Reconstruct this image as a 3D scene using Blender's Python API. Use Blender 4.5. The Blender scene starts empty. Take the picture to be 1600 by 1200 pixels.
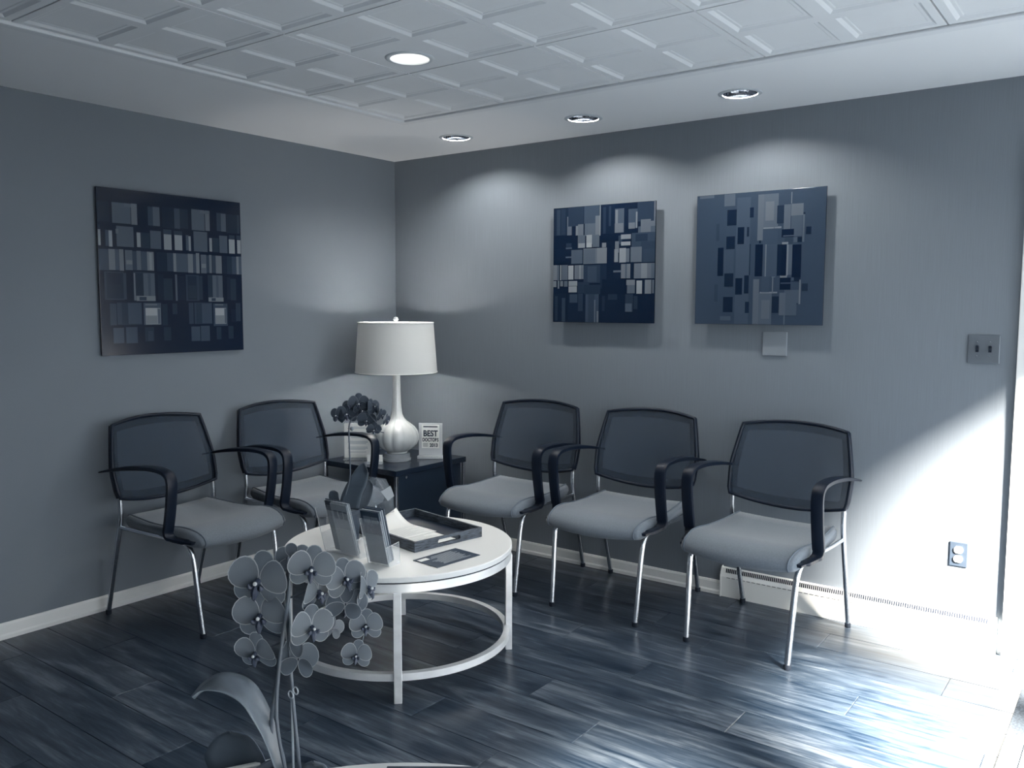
import bpy, bmesh, math, random
from mathutils import Vector, Matrix, Quaternion
PI = math.pi
SC = bpy.context.scene
COL = SC.collection

# ------------------------------------------------------------------ camera
CAM_POS = Vector((3.99235, -4.07691, 1.46633))
CAM_YAW, CAM_PITCH, CAM_ROLL, CAM_F = -0.640561, 0.0897566, -0.0024698, 1338.07
_f = Vector((math.sin(CAM_YAW) * math.cos(CAM_PITCH), math.cos(CAM_YAW) * math.cos(CAM_PITCH), -math.sin(CAM_PITCH)))
_r = Vector((math.cos(CAM_YAW), -math.sin(CAM_YAW), 0.0))
_d = _f.cross(_r)
_c, _s = math.cos(CAM_ROLL), math.sin(CAM_ROLL)
CR, CD, CF = _c * _r + _s * _d, -_s * _r + _c * _d, _f
cam_data = bpy.data.cameras.new('camera')
cam_data.sensor_width = 36.0
cam_data.lens = CAM_F / 1600.0 * 36.0
cam_data.clip_start = 0.02
cam = bpy.data.objects.new('camera', cam_data)
M = Matrix((CR, -CD, -CF)).transposed().to_4x4()
M.translation = CAM_POS
cam.matrix_world = M
COL.objects.link(cam)
SC.camera = cam

# ------------------------------------------------------------------ world, sun, exposure
world = bpy.data.worlds.new('world')
SC.world = world
world.use_nodes = True
bg = world.node_tree.nodes['Background']
bg.inputs['Color'].default_value = (0.86, 0.925, 0.985, 1)
bg.inputs['Strength'].default_value = 9.0

SUN_DIR = Vector((-0.661, 0.429, -0.616))
sun_d = bpy.data.lights.new('sun', 'SUN')
sun_d.energy = 235.0
sun_d.angle = math.radians(11.0)
sun_d.color = (1.0, 0.935, 0.83)
sun = bpy.data.objects.new('sun', sun_d)
sun.rotation_euler = SUN_DIR.to_track_quat('-Z', 'Y').to_euler()
sun.location = (8, -4, 5)
COL.objects.link(sun)

SC.view_settings.view_transform = 'Standard'
SC.view_settings.look = 'None'
SC.view_settings.exposure = -0.2
SC.view_settings.gamma = 1.0
SC.view_settings.use_curve_mapping = False
SC.cycles.use_denoising = True
SC.cycles.sample_clamp_indirect = 6.0
SC.cycles.max_bounces = 10
SC.cycles.diffuse_bounces = 5
SC.cycles.transparent_max_bounces = 16
SC.cycles.caustics_reflective = False
SC.cycles.caustics_refractive = False

CAN_POWER = 9.5        # wall washers
TILE_CAN_POWER = 48.0  # downlights in the tile field
LAMP_POWER = 38.0

# ------------------------------------------------------------------ colour helpers
def s2l(c):
    c = c / 255.0
    return c / 12.92 if c <= 0.04045 else ((c + 0.055) / 1.055) ** 2.4

def rgb(r, g, b, k=1.0):
    return (min(1, s2l(r) * k), min(1, s2l(g) * k), min(1, s2l(b) * k))

DUO = [(0.0, (8, 25, 48)), (0.12, (27, 43, 63)), (0.25, (50, 66, 85)), (0.40, (92, 101, 112)), (0.55, (140, 147, 153)),
       (0.75, (190, 194, 193)), (1.0, (243, 241, 232))]

def duo(v):
    v = max(0, min(1, v))
    for (a, ca), (b, cb) in zip(DUO, DUO[1:]):
        if v <= b:
            t = (v - a) / (b - a)
            return tuple(x + (y - x) * t for x, y in zip(ca, cb))
    return DUO[-1][1]

def duo_lin(v, k=1.0):
    return rgb(*duo(v), k)

# ------------------------------------------------------------------ materials
MATS = {}

def mat(name, col, rough=0.5, metal=0.0, spec=0.5, alpha=1.0, trans=0.0, coat=0.0, noise=None, bump=None, ior=1.45, sheen=0.0, attr=False):
    """noise=(scale_xyz, amount); bump=(scale_xyz, strength)"""
    m = bpy.data.materials.new(name)
    m.use_nodes = True
    nt = m.node_tree
    b = nt.nodes['Principled BSDF']
    b.inputs['Base Color'].default_value = (*col, 1)
    b.inputs['Roughness'].default_value = rough
    b.inputs['Metallic'].default_value = metal
    b.inputs['Specular IOR Level'].default_value = spec
    b.inputs['Alpha'].default_value = alpha
    b.inputs['Transmission Weight'].default_value = trans
    b.inputs['Coat Weight'].default_value = coat
    b.inputs['IOR'].default_value = ior
    b.inputs['Sheen Weight'].default_value = sheen
    def tex(scale):
        tc = nt.nodes.new('ShaderNodeTexCoord')
        mp = nt.nodes.new('ShaderNodeMapping')
        mp.inputs['Scale'].default_value = scale
        nt.links.new(tc.outputs['Object'], mp.inputs['Vector'])
        n = nt.nodes.new('ShaderNodeTexNoise')
        n.inputs['Scale'].default_value = 1.0
        n.inputs['Detail'].default_value = 4.0
        nt.links.new(mp.outputs['Vector'], n.inputs['Vector'])
        return n
    src = None
    if attr:
        a = nt.nodes.new('ShaderNodeVertexColor')
        a.layer_name = 'Col'
        src = a.outputs['Color']
        nt.links.new(src, b.inputs['Base Color'])
    if noise:
        n = tex(noise[0])
        mr = nt.nodes.new('ShaderNodeMapRange')
        mr.inputs['From Min'].default_value = 0.25
        mr.inputs['From Max'].default_value = 0.75
        mr.inputs['To Min'].default_value = 1 - noise[1]
        mr.inputs['To Max'].default_value = 1 + noise[1]
        nt.links.new(n.outputs['Fac'], mr.inputs['Value'])
        mx = nt.nodes.new('ShaderNodeVectorMath')
        mx.operation = 'SCALE'
        if src:
            nt.links.new(src, mx.inputs[0])
        else:
            mx.inputs[0].default_value = col
        nt.links.new(mr.outputs['Result'], mx.inputs['Scale'])
        nt.links.new(mx.outputs['Vector'], b.inputs['Base Color'])
    if bump:
        n = tex(bump[0])
        bp = nt.nodes.new('ShaderNodeBump')
        bp.inputs['Strength'].default_value = bump[1]
        bp.inputs['Distance'].default_value = 0.002
        nt.links.new(n.outputs['Fac'], bp.inputs['Height'])
        nt.links.new(bp.outputs['Normal'], b.inputs['Normal'])
    MATS[name] = m
    return m

WALL_COL = (0.178, 0.203, 0.234)
mat('wall_paint_left', WALL_COL, 0.75, spec=0.25, noise=((1.5, 1.5, 1.5), 0.04), bump=((60, 60, 60), 0.08))
mat('wall_linen', WALL_COL, 0.7, spec=0.25, noise=((330, 330, 5), 0.055), bump=((380, 380, 8), 0.2))
mat('white_paint', (0.80, 0.80, 0.78), 0.45, spec=0.4)
mat('ceiling_paint', (0.83, 0.84, 0.85), 0.8, spec=0.2)
mat('tile_paint', (0.76, 0.775, 0.79), 0.6, spec=0.3, noise=((6, 6, 6), 0.02))
mat('gap_dark', rgb(8, 25, 48, 0.5), 0.8)
mat('chrome', (0.66, 0.69, 0.73), 0.24, 1.0)
mat('satin_steel', (0.70, 0.72, 0.74), 0.32, 1.0, noise=((30, 30, 4), 0.06))
mat('table_metal', (0.88, 0.885, 0.88), 0.32, 0.35, noise=((9, 9, 20), 0.12))
mat('black_plastic', (0.0035, 0.0085, 0.020), 0.42, spec=0.35)
mat('black_rubber', (0.003, 0.008, 0.018), 0.8)
mat('seat_fabric', (0.145, 0.168, 0.196), 0.9, spec=0.15, sheen=0.3, noise=((140, 140, 140), 0.10), bump=((260, 260, 260), 0.35))
mat('seat_piping', (0.12, 0.145, 0.175), 0.8, spec=0.2)
mat('mesh_fabric', (0.036, 0.054, 0.080), 0.8, spec=0.2, alpha=0.69, bump=((420, 420, 420), 0.3))
mat('mesh_border', (0.016, 0.028, 0.048), 0.8, spec=0.2)
mat('table_white', (0.74, 0.74, 0.72), 0.35, spec=0.4)
mat('tray_wood', (0.050, 0.064, 0.084), 0.55, noise=((26, 26, 150), 0.95), bump=((20, 20, 120), 0.6))
mat('tray_inside', (0.006, 0.014, 0.030), 0.4)
mat('paper', (0.80, 0.80, 0.77), 0.7, spec=0.2)
mat('paper_ink', (0.22, 0.26, 0.31), 0.8)
mat('brochure_dark', (0.020, 0.036, 0.062), 0.35)
mat('brochure_mid', (0.080, 0.105, 0.14), 0.35)
mat('brochure_grey', (0.25, 0.285, 0.32), 0.35)
mat('brochure_pale', (0.42, 0.45, 0.47), 0.35)
mat('brochure_light', (0.33, 0.36, 0.39), 0.35)
mat('brochure_steel', (0.115, 0.14, 0.175), 0.35)
mat('mesh_border_thin', (0.022, 0.036, 0.058), 0.8, spec=0.2, alpha=0.38)
mat('acrylic_foot', (0.62, 0.66, 0.70), 0.05, alpha=0.45, spec=0.8)
mat('finial_glass', (0.80, 0.82, 0.83), 0.08, spec=0.8)
mat('paper_line', (0.62, 0.63, 0.63), 0.8)
mat('acrylic', (0.93, 0.96, 0.98), 0.03, trans=0.0, alpha=0.16, spec=0.8)
mat('acrylic_edge', (0.85, 0.88, 0.90), 0.15, alpha=0.55, spec=0.8)
mat('ceramic', (0.66, 0.68, 0.67), 0.16, spec=0.6, coat=0.5, noise=((20, 20, 20), 0.04), bump=((30, 30, 30), 0.15))
mat('glass_clear', (0.95, 0.97, 0.98), 0.02, trans=1.0)
mat('side_table_top', (0.010, 0.018, 0.034), 0.16, spec=0.6)
mat('side_table_panel', (0.012, 0.024, 0.044), 0.45)
mat('art_print', (1, 1, 1), 0.14, spec=0.55, attr=True)
mat('art_panel', (0.0035, 0.010, 0.026), 0.15, spec=0.5)
mat('plate_paint', (0.215, 0.24, 0.27), 0.45)
mat('plate_metal', (0.16, 0.185, 0.215), 0.40, 0.55)
mat('outlet_plate', (0.022, 0.032, 0.048), 0.5)
mat('outlet_cap', (0.82, 0.82, 0.79), 0.4)
mat('heater_paint', (0.80, 0.80, 0.77), 0.4)
mat('petal', (1, 1, 1), 0.6, spec=0.25, attr=True)
mat('lip', (0.020, 0.030, 0.055), 0.5)
mat('column', (0.55, 0.57, 0.58), 0.5)
mat('leaf', (0.105, 0.128, 0.155), 0.38, spec=0.45, noise=((5, 40, 40), 0.18))
mat('leaf_dark', (0.055, 0.075, 0.100), 0.4, noise=((8, 8, 30), 0.2))
mat('leaf_mid', (0.085, 0.112, 0.145), 0.45, noise=((8, 8, 30), 0.2))
mat('stem', (0.060, 0.078, 0.102), 0.5)
mat('stake', (0.30, 0.34, 0.38), 0.4)
mat('bud', (0.16, 0.19, 0.22), 0.5)
mat('pot_dark', (0.035, 0.052, 0.078), 0.5)
mat('film', (0.25, 0.29, 0.33), 0.15, alpha=0.22, spec=0.8)
mat('moss', (0.05, 0.07, 0.09), 0.9)
mat('console_wood', (0.020, 0.034, 0.058), 0.35, noise=((3, 30, 30), 0.3))
mat('rug', (0.055, 0.066, 0.08), 0.95, spec=0.1, noise=((120, 120, 120), 0.5), bump=((160, 160, 160), 0.9))
mat('rug_pale', (0.10, 0.115, 0.13), 0.95, spec=0.1, noise=((120, 120, 120), 0.4), bump=((160, 160, 160), 0.9))
mat('reflector', (0.15, 0.17, 0.20), 0.08, 1.0)
mat('reflector_white', (0.85, 0.86, 0.86), 0.35)
mat('can_trim', (0.55, 0.58, 0.61), 0.4)
mat('can_inner', (0.02, 0.03, 0.05), 0.6)
mat('pavement', (0.022, 0.025, 0.030), 0.9, spec=0.1)
mat('ink', (0.008, 0.018, 0.038), 0.6)
mat('window_glass', (1, 1, 1), 0.0, alpha=0.06, spec=0.5)

def emis(name, col, strength):
    m = bpy.data.materials.new(name)
    m.use_nodes = True
    b = m.node_tree.nodes['Principled BSDF']
    b.inputs['Base Color'].default_value = (*col, 1)
    b.inputs['Emission Color'].default_value = (*col, 1)
    b.inputs['Emission Strength'].default_value = strength
    MATS[name] = m
emis('bulb_glow', (1, 0.98, 0.93), 14.0)
emis('bulb_glow_soft', (1, 0.98, 0.93), 6.0)

def shade_mat():
    m = bpy.data.materials.new('shade_fabric')
    m.use_nodes = True
    nt = m.node_tree
    nt.nodes.clear()
    out = nt.nodes.new('ShaderNodeOutputMaterial')
    di = nt.nodes.new('ShaderNodeBsdfDiffuse')
    di.inputs['Color'].default_value = (0.60, 0.61, 0.60, 1)
    tr = nt.nodes.new('ShaderNodeBsdfTranslucent')
    tr.inputs['Color'].default_value = (0.62, 0.63, 0.62, 1)
    mx = nt.nodes.new('ShaderNodeMixShader')
    mx.inputs['Fac'].default_value = 0.030
    nt.links.new(di.outputs[0], mx.inputs[1])
    nt.links.new(tr.outputs[0], mx.inputs[2])
    nt.links.new(mx.outputs[0], out.inputs['Surface'])
    MATS['shade_fabric'] = m
shade_mat()

def plank_mat():
    m = bpy.data.materials.new('plank_vinyl')
    m.use_nodes = True
    nt = m.node_tree
    b = nt.nodes['Principled BSDF']
    N, L = nt.nodes.new, nt.links.new
    geo = N('ShaderNodeNewGeometry')
    info = N('ShaderNodeObjectInfo')
    wn = N('ShaderNodeTexWhiteNoise')
    wn.noise_dimensions = '1D'
    L(info.outputs['Random'], wn.inputs['W'])
    sc = N('ShaderNodeVectorMath'); sc.operation = 'SCALE'; sc.inputs['Scale'].default_value = 37.0
    L(wn.outputs['Color'], sc.inputs[0])
    ad = N('ShaderNodeVectorMath'); ad.operation = 'ADD'
    L(geo.outputs['Position'], ad.inputs[0]); L(sc.outputs['Vector'], ad.inputs[1])
    def noise(scale, detail, dist=0.0, rough=0.6):
        mp = N('ShaderNodeMapping'); mp.inputs['Scale'].default_value = scale
        L(ad.outputs['Vector'], mp.inputs['Vector'])
        n = N('ShaderNodeTexNoise'); n.inputs['Scale'].default_value = 1
        n.inputs['Detail'].default_value = detail; n.inputs['Distortion'].default_value = dist
        n.inputs['Roughness'].default_value = rough
        L(mp.outputs['Vector'], n.inputs['Vector'])
        return n.outputs['Fac']
    grain = noise((2.6, 34, 1), 7, 0.9, .66)
    broad = noise((1.5, 9, 1), 4, 1.6)
    fine = noise((9, 210, 1), 3, 0.2)
    def math_(op, a, b_):
        n = N('ShaderNodeMath'); n.operation = op
        for i, v in enumerate((a, b_)):
            if isinstance(v, (int, float)): n.inputs[i].default_value = v
            else: L(v, n.inputs[i])
        return n.outputs[0]
    t = math_('ADD', math_('MULTIPLY', grain, 0.50), math_('MULTIPLY', broad, 0.55))
    t = math_('ADD', t, math_('MULTIPLY', fine, 0.16))
    t = math_('ADD', t, math_('ADD', math_('MULTIPLY', info.outputs['Random'], 0.06), 0.035))
    cr = N('ShaderNodeValToRGB')
    e = cr.color_ramp.elements
    e[0].position = 0.40; e[0].color = (0.0028, 0.0070, 0.0150, 1)
    e[1].position = 0.86; e[1].color = (0.150, 0.175, 0.205, 1)
    x = e.new(0.56); x.color = (0.0080, 0.0175, 0.0330, 1)
    x = e.new(0.70); x.color = (0.040, 0.056, 0.079, 1)
    L(t, cr.inputs['Fac'])
    L(cr.outputs['Color'], b.inputs['Base Color'])
    mr = N('ShaderNodeMapRange'); mr.inputs['To Min'].default_value = 0.24; mr.inputs['To Max'].default_value = 0.40
    L(grain, mr.inputs['Value']); L(mr.outputs['Result'], b.inputs['Roughness'])
    bp = N('ShaderNodeBump'); bp.inputs['Strength'].default_value = 0.12; bp.inputs['Distance'].default_value = 0.001
    L(t, bp.inputs['Height']); L(bp.outputs['Normal'], b.inputs['Normal'])
    b.inputs['Specular IOR Level'].default_value = 0.32
    MATS['plank_vinyl'] = m
plank_mat()

def petal_mat():
    m = MATS['petal']
    nt = m.node_tree
    b = nt.nodes['Principled BSDF']
    out = nt.nodes['Material Output']
    col = next(n for n in nt.nodes if n.type == 'VERTEX_COLOR')
    tr = nt.nodes.new('ShaderNodeBsdfTranslucent')
    nt.links.new(col.outputs['Color'], tr.inputs['Color'])
    mx = nt.nodes.new('ShaderNodeMixShader')
    mx.inputs['Fac'].default_value = 0.45
    nt.links.new(b.outputs[0], mx.inputs[1]); nt.links.new(tr.outputs[0], mx.inputs[2])
    nt.links.new(mx.outputs[0], out.inputs['Surface'])
petal_mat()

# ------------------------------------------------------------------ mesh helpers
class MB:
    def __init__(s):
        s.v, s.f, s.c = [], [], []
    def add(s, vs, fs, col=None):
        o = len(s.v)
        s.v += [tuple(v) for v in vs]
        s.f += [tuple(i + o for i in f) for f in fs]
        s.c += [col] * len(fs)
        return s
    def box(s, x0, x1, y0, y1, z0, z1, col=None):
        v = [(x, y, z) for x in (x0, x1) for y in (y0, y1) for z in (z0, z1)]
        f = [(0, 1, 3, 2), (4, 6, 7, 5), (0, 4, 5, 1), (2, 3, 7, 6), (0, 2, 6, 4), (1, 5, 7, 3)]
        return s.add(v, f, col)
    def obox(s, c, ax, ay, az, col=None):
        """oriented box: centre and three half-axis vectors"""
        c, ax, ay, az = map(Vector, (c, ax, ay, az))
        v = [c + ax * i + ay * j + az * k for i in (-1, 1) for j in (-1, 1) for k in (-1, 1)]
        f = [(0, 1, 3, 2), (4, 6, 7, 5), (0, 4, 5, 1), (2, 3, 7, 6), (0, 2, 6, 4), (1, 5, 7, 3)]
        return s.add(v, f, col)
    def tube(s, pts, r, n=12, closed=False, cap=True):
        pts = [Vector(p) for p in pts]
        m = len(pts)
        rr = r if isinstance(r, (list, tuple)) else [r] * m
        tans = []
        for i in range(m):
            if closed:
                t = pts[(i + 1) % m] - pts[(i - 1) % m]
            else:
                t = pts[min(i + 1, m - 1)] - pts[max(i - 1, 0)]
            tans.append(t.normalized())
        ref = Vector((0, 0, 1)) if abs(tans[0].z) < 0.9 else Vector((1, 0, 0))
        nrm = (ref - tans[0] * ref.dot(tans[0])).normalized()
        vs, fs = [], []
        for i in range(m):
            t = tans[i]
            nrm = (nrm - t * nrm.dot(t)).normalized()
            b = t.cross(nrm)
            for k in range(n):
                a = 2 * PI * k / n
                vs.append(pts[i] + (nrm * math.cos(a) + b * math.sin(a)) * rr[i])
        for i in range(m if closed else m - 1):
            j = (i + 1) % m
            for k in range(n):
                l = (k + 1) % n
                fs.append((i * n + k, j * n + k, j * n + l, i * n + l))
        if cap and not closed:
            fs.append(tuple(range(n)))
            fs.append(tuple((m - 1) * n + k for k in reversed(range(n))))
        return s.add(vs, fs)
    def strap(s, pts, widthvec, w, th):
        """rectangular section swept along pts; widthvec fixed"""
        pts = [Vector(p) for p in pts]
        W = Vector(widthvec)
        m = len(pts)
        ww = w if isinstance(w, (list, tuple)) else [w] * m
        tt = th if isinstance(th, (list, tuple)) else [th] * m
        vs, fs = [], []
        for i in range(m):
            t = (pts[min(i + 1, m - 1)] - pts[max(i - 1, 0)]).normalized()
            nn = W.cross(t).normalized()
            a, b = W * ww[i] / 2, nn * tt[i] / 2
            e = 0.72
            for (p, q) in ((-1, -e), (-e, -1), (e, -1), (1, -e), (1, e), (e, 1), (-e, 1), (-1, e)):
                vs.append(pts[i] + a * p + b * q)
        for i in range(m - 1):
            for k in range(8):
                l = (k + 1) % 8
                fs.append((i * 8 + k, i * 8 + l, (i + 1) * 8 + l, (i + 1) * 8 + k))
        fs.append(tuple(reversed(range(8))))
        fs.append(tuple((m - 1) * 8 + k for k in range(8)))
        return s.add(vs, fs)
    def lathe(s, prof, n=32, c=(0, 0), lobes=0, lobe_amt=None):
        vs, fs = [], []
        for i, (r, z) in enumerate(prof):
            for k in range(n):
                a = 2 * PI * k / n
                q = r
                if lobes and lobe_amt:
                    q = r * (1 - lobe_amt[i] * (1 - abs(math.sin(a * lobes / 2)) ** 0.6))
                vs.append((c[0] + q * math.cos(a), c[1] + q * math.sin(a), z))
        for i in range(len(prof) - 1):
            for k in range(n):
                l = (k + 1) % n
                fs.append((i * n + k, i * n + l, (i + 1) * n + l, (i + 1) * n + k))
        if prof[0][0] > 1e-4: fs.append(tuple(reversed(range(n))))
        if prof[-1][0] > 1e-4: fs.append(tuple((len(prof) - 1) * n + k for k in range(n)))
        return s.add(vs, fs)
    def grid(s, fn, nu, nv, thick=None, flip=False):
        """surface fn(u,v) in [0,1]^2"""
        vs = [fn(i / nu, j / nv) for j in range(nv + 1) for i in range(nu + 1)]
        fs = []
        for j in range(nv):
            for i in range(nu):
                a = j * (nu + 1) + i
                q = (a, a + 1, a + nu + 2, a + nu + 1)
                fs.append(tuple(reversed(q)) if flip else q)
        return s.add(vs, fs)
    def hole_plate(s, x0, x1, y0, y1, z, cx, cy, r, n=32, up=False):
        vs, fs = [], []
        for k in range(n):
            a = 2 * PI * k / n
            vs.append((cx + r * math.cos(a), cy + r * math.sin(a), z))
        for k in range(n):
            a = 2 * PI * k / n
            dx, dy = math.cos(a), math.sin(a)
            tx = ((x1 if dx > 0 else x0) - cx) / dx if abs(dx) > 1e-9 else 1e9
            ty = ((y1 if dy > 0 else y0) - cy) / dy if abs(dy) > 1e-9 else 1e9
            t = min(tx, ty)
            vs.append((cx + dx * t, cy + dy * t, z))
        for k in range(n):
            l = (k + 1) % n
            q = (k, l, n + l, n + k)
            fs.append(q)
        # corners
        o = len(vs)
        cs = [(x1, y1), (x0, y1), (x0, y0), (x1, y0)]
        for (x, y) in cs:
            vs.append((x, y, z))
        for ci, (x, y) in enumerate(cs):
            a = math.atan2(y - cy, x - cx) % (2 * PI)
            k = int(a / (2 * PI) * n) % n
            fs.append((n + k, n + (k + 1) % n, o + ci))
        return s.add(vs, fs)
    def mesh(s, name, m, smooth=False, angle=40):
        me = bpy.data.meshes.new(name)
        me.from_pydata(s.v, [], s.f)
        bm = bmesh.new(); bm.from_mesh(me)
        bmesh.ops.recalc_face_normals(bm, faces=bm.faces)
        bm.to_mesh(me); bm.free()
        if any(c is not None for c in s.c):
            ca = me.color_attributes.new('Col', 'FLOAT_COLOR', 'CORNER')
            for p in me.polygons:
                c = s.c[p.index] or (0.5, 0.5, 0.5)
                for li in p.loop_indices:
                    ca.data[li].color = (*c, 1)
        me.materials.append(MATS[m])
        if smooth:
            me.polygons.foreach_set('use_smooth', [True] * len(me.polygons))
            me.set_sharp_from_angle(angle=math.radians(angle))
        me.update()
        return me
    def build(s, name, m, parent=None, smooth=False, angle=40, bevel=0):
        o = bpy.data.objects.new(name, s.mesh(name, m, smooth, angle))
        COL.objects.link(o)
        if parent: o.parent = parent
        if bevel:
            b = o.modifiers.new('bevel', 'BEVEL')
            b.width = bevel; b.segments = 2; b.limit_method = 'ANGLE'
        return o

def tag(o, label=None, cat=None, group=None, kind=None):
    if label: o['label'] = label
    if cat: o['category'] = cat
    if group: o['group'] = group
    if kind: o['kind'] = kind
    return o

def empty(name, loc=(0, 0, 0), rz=0.0, label=None, cat=None, group=None):
    o = bpy.data.objects.new(name, None)
    o.empty_display_size = 0.1
    COL.objects.link(o)
    o.location = loc
    o.rotation_euler = (0, 0, rz)
    return tag(o, label, cat, group)

def copy_tree(o, parent=None):
    c = o.copy()
    COL.objects.link(c)
    c.parent = parent
    for ch in list(o.children):
        copy_tree(ch, c)
    return c

def curve_pts(ctrl, n=8):
    """Catmull-Rom through control points"""
    P = [Vector(p) for p in ctrl]
    out = []
    for i in range(len(P) - 1):
        p0, p1, p2, p3 = P[max(i - 1, 0)], P[i], P[i + 1], P[min(i + 2, len(P) - 1)]
        for k in range(n):
            t = k / n
            out.append(0.5 * ((2 * p1) + (p2 - p0) * t + (2 * p0 - 5 * p1 + 4 * p2 - p3) * t * t + (3 * p1 - p0 - 3 * p2 + p3) * t ** 3))
    out.append(P[-1])
    return out

def text_mesh(body, size, m, name, parent, loc, rot, depth=0.0004, align='CENTER', sx=1.0, bold=0.0):
    cu = bpy.data.curves.new('lettering', 'FONT')
    cu.body = body; cu.size = size; cu.align_x = align; cu.extrude = depth; cu.offset = bold
    o = bpy.data.objects.new('tmp', cu)
    COL.objects.link(o)
    dg = bpy.context.evaluated_depsgraph_get()
    me = bpy.data.meshes.new_from_object(o.evaluated_get(dg))
    bpy.data.objects.remove(o)
    me.materials.clear(); me.materials.append(MATS[m])
    t = bpy.data.objects.new(name, me)
    COL.objects.link(t)
    t.parent = parent; t.location = loc; t.rotation_euler = rot; t.scale = (sx, 1, 1)
    return t

# ================================================================== SETTING
H = 2.40
RX, RY = 5.0, -6.0

# floor slab with vinyl planks as children
fl = MB().box(-0.15, RX + 0.15, RY - 0.15, 0.15, -0.12, -0.006).build('floor', 'gap_dark')
tag(fl, 'dark grey wood-look vinyl plank floor', kind='structure')
PW, PL = 0.19, 1.22
rnd = random.Random(7)
def plank_mesh(l):
    g = 0.0008
    b = MB()
    h = 0.006
    x0, x1, y0, y1 = g, l - g, g, PW - g
    e = 0.0012
    vs = [(x0, y0, -h), (x1, y0, -h), (x1, y1, -h), (x0, y1, -h), (x0, y0, -e), (x1, y0, -e), (x1, y1, -e), (x0, y1, -e),
          (x0 + e, y0 + e, 0), (x1 - e, y0 + e, 0), (x1 - e, y1 - e, 0), (x0 + e, y1 - e, 0)]
    fs = [(4, 5, 9, 8), (5, 6, 10, 9), (6, 7, 11, 10), (7, 4, 8, 11), (8, 9, 10, 11), (0, 1, 5, 4), (1, 2, 6, 5), (2, 3, 7, 6), (3, 0, 4, 7)]
    b.add(vs, fs)
    return b.mesh('plank', 'plank_vinyl')
full = plank_mesh(PL)
row = 0
y = -0.02
OFF = [0.0, 0.55, 0.22, 0.86, 0.40]
while y > RY:
    x = -OFF[row % 5] * PL + rnd.uniform(-.12, .12)
    x = min(x, 0)
    while x < RX:
        x0, x1 = max(x, 0.0), min(x + PL, RX)
        if x1 - x0 > 0.05:
            me = full if (x1 - x0) > PL - 1e-6 else plank_mesh(x1 - x0)
            o = bpy.data.objects.new('plank', me)
            COL.objects.link(o)
            o.location = (x0, y - PW, 0)
            o.parent = fl
        x += PL
    y -= PW
    row += 1

# walls
tag(MB().box(-0.15, 0, RY - 0.15, 0.15, -0.006, H + 0.3).build('wall_left', 'wall_paint_left'), 'plain blue-grey painted wall behind two chairs', kind='structure')
tag(MB().box(0, RX + 0.15, 0, 0.15, -0.006, H + 0.3).build('wall_back', 'wall_linen'), 'blue-grey linen-textured wall behind three chairs', kind='structure')
# entrance wall at x = RX with a door opening and a window opening
OT = 2.10
WT = 2.385
W1 = (-1.28, -0.12)      # side window (y range)
D1 = (-2.50, -1.60)      # glazed door (y range)
we = MB()
W2 = (-4.45, -3.05)      # second window, z from .85 to 2.1
we.box(RX, RX + .15, RY - .15, W2[0], 0, H + .3); we.box(RX, RX + .15, W2[1], D1[0], 0, H + .3)
we.box(RX, RX + .15, W2[0], W2[1], 0, .85); we.box(RX, RX + .15, W2[0], W2[1], 2.1, H + .3)
we.box(RX, RX + .15, D1[1], W1[0], 0, H + .3)
we.box(RX, RX + .15, W1[1], 0, 0, H + .3)
we.box(RX, RX + .15, D1[0], D1[1], OT, H + .3)
we.box(RX, RX + .15, W1[0], W1[1], WT, H + .3)
tag(we.build('wall_right', 'wall_paint_left'), 'entrance wall with a glazed door and tall side window', kind='structure')
def glazing(name, y0, y1, z0, z1, label):
    t = 0.04
    b = MB()
    b.box(RX + .04, RX + .09, y0, y0 + t, z0, z1); b.box(RX + .04, RX + .09, y1 - t, y1, z0, z1)
    b.box(RX + .04, RX + .09, y0 + t, y1 - t, z1 - t, z1); b.box(RX + .04, RX + .09, y0 + t, y1 - t, z0, z0 + t)
    o = tag(b.build(name, 'white_paint'), label, kind='structure')
    MB().box(RX + .062, RX + .068, y0 + t, y1 - t, z0 + t, z1 - t).build('pane', 'window_glass', o)
    return o
glazing('window_1', *W1, 0.0, WT, 'tall side window beside the glazed entrance door')
glazing('window_2', *W2, .85, 2.1, 'window in the entrance wall beyond the glazed door')
gd = glazing('door_2', *D1, 0.0, OT, 'glazed entrance door')
MB().box(RX + .04, RX + .09, D1[0] + .04, D1[1] - .04, 1.80, OT - .04).build('sun_block_panel', 'white_paint', gd)  # unseen panel added to block high sun and shorten the floor patch
MB().tube([(RX + .03, -2.42, .95), (RX + .0, -2.42, .95), (RX + .0, -2.42, 1.15), (RX + .03, -2.42, 1.15)], .01).build('handle', 'chrome', gd)
# pavement outside the entrance
tag(MB().box(RX + .15, 30, -25, 20, -.30, -.12).build('ground', 'pavement'), 'dark pavement outside the entrance', kind='structure')
# rear wall
wf = MB().box(-.15, RX + .15, RY - .15, RY, 0, H + .3)
tag(wf.build('wall_front', 'wall_paint_left'), 'plain wall opposite the seating corner', kind='structure')

# ---------------------------------------------------------------- ceiling: soffit border, coffered tile field
TX0, TY0, TP = 0.935, -0.885, 0.6165
NX, NY = 6, 8
CANS = [(0.845, -0.378), (1.672, -0.376), (2.489, -0.394)]
CAN_R = 0.078
ce = MB()
ce.box(-.15, RX + .15, RY - .15, .15, H + .12, H + .3)          # slab above
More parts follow.
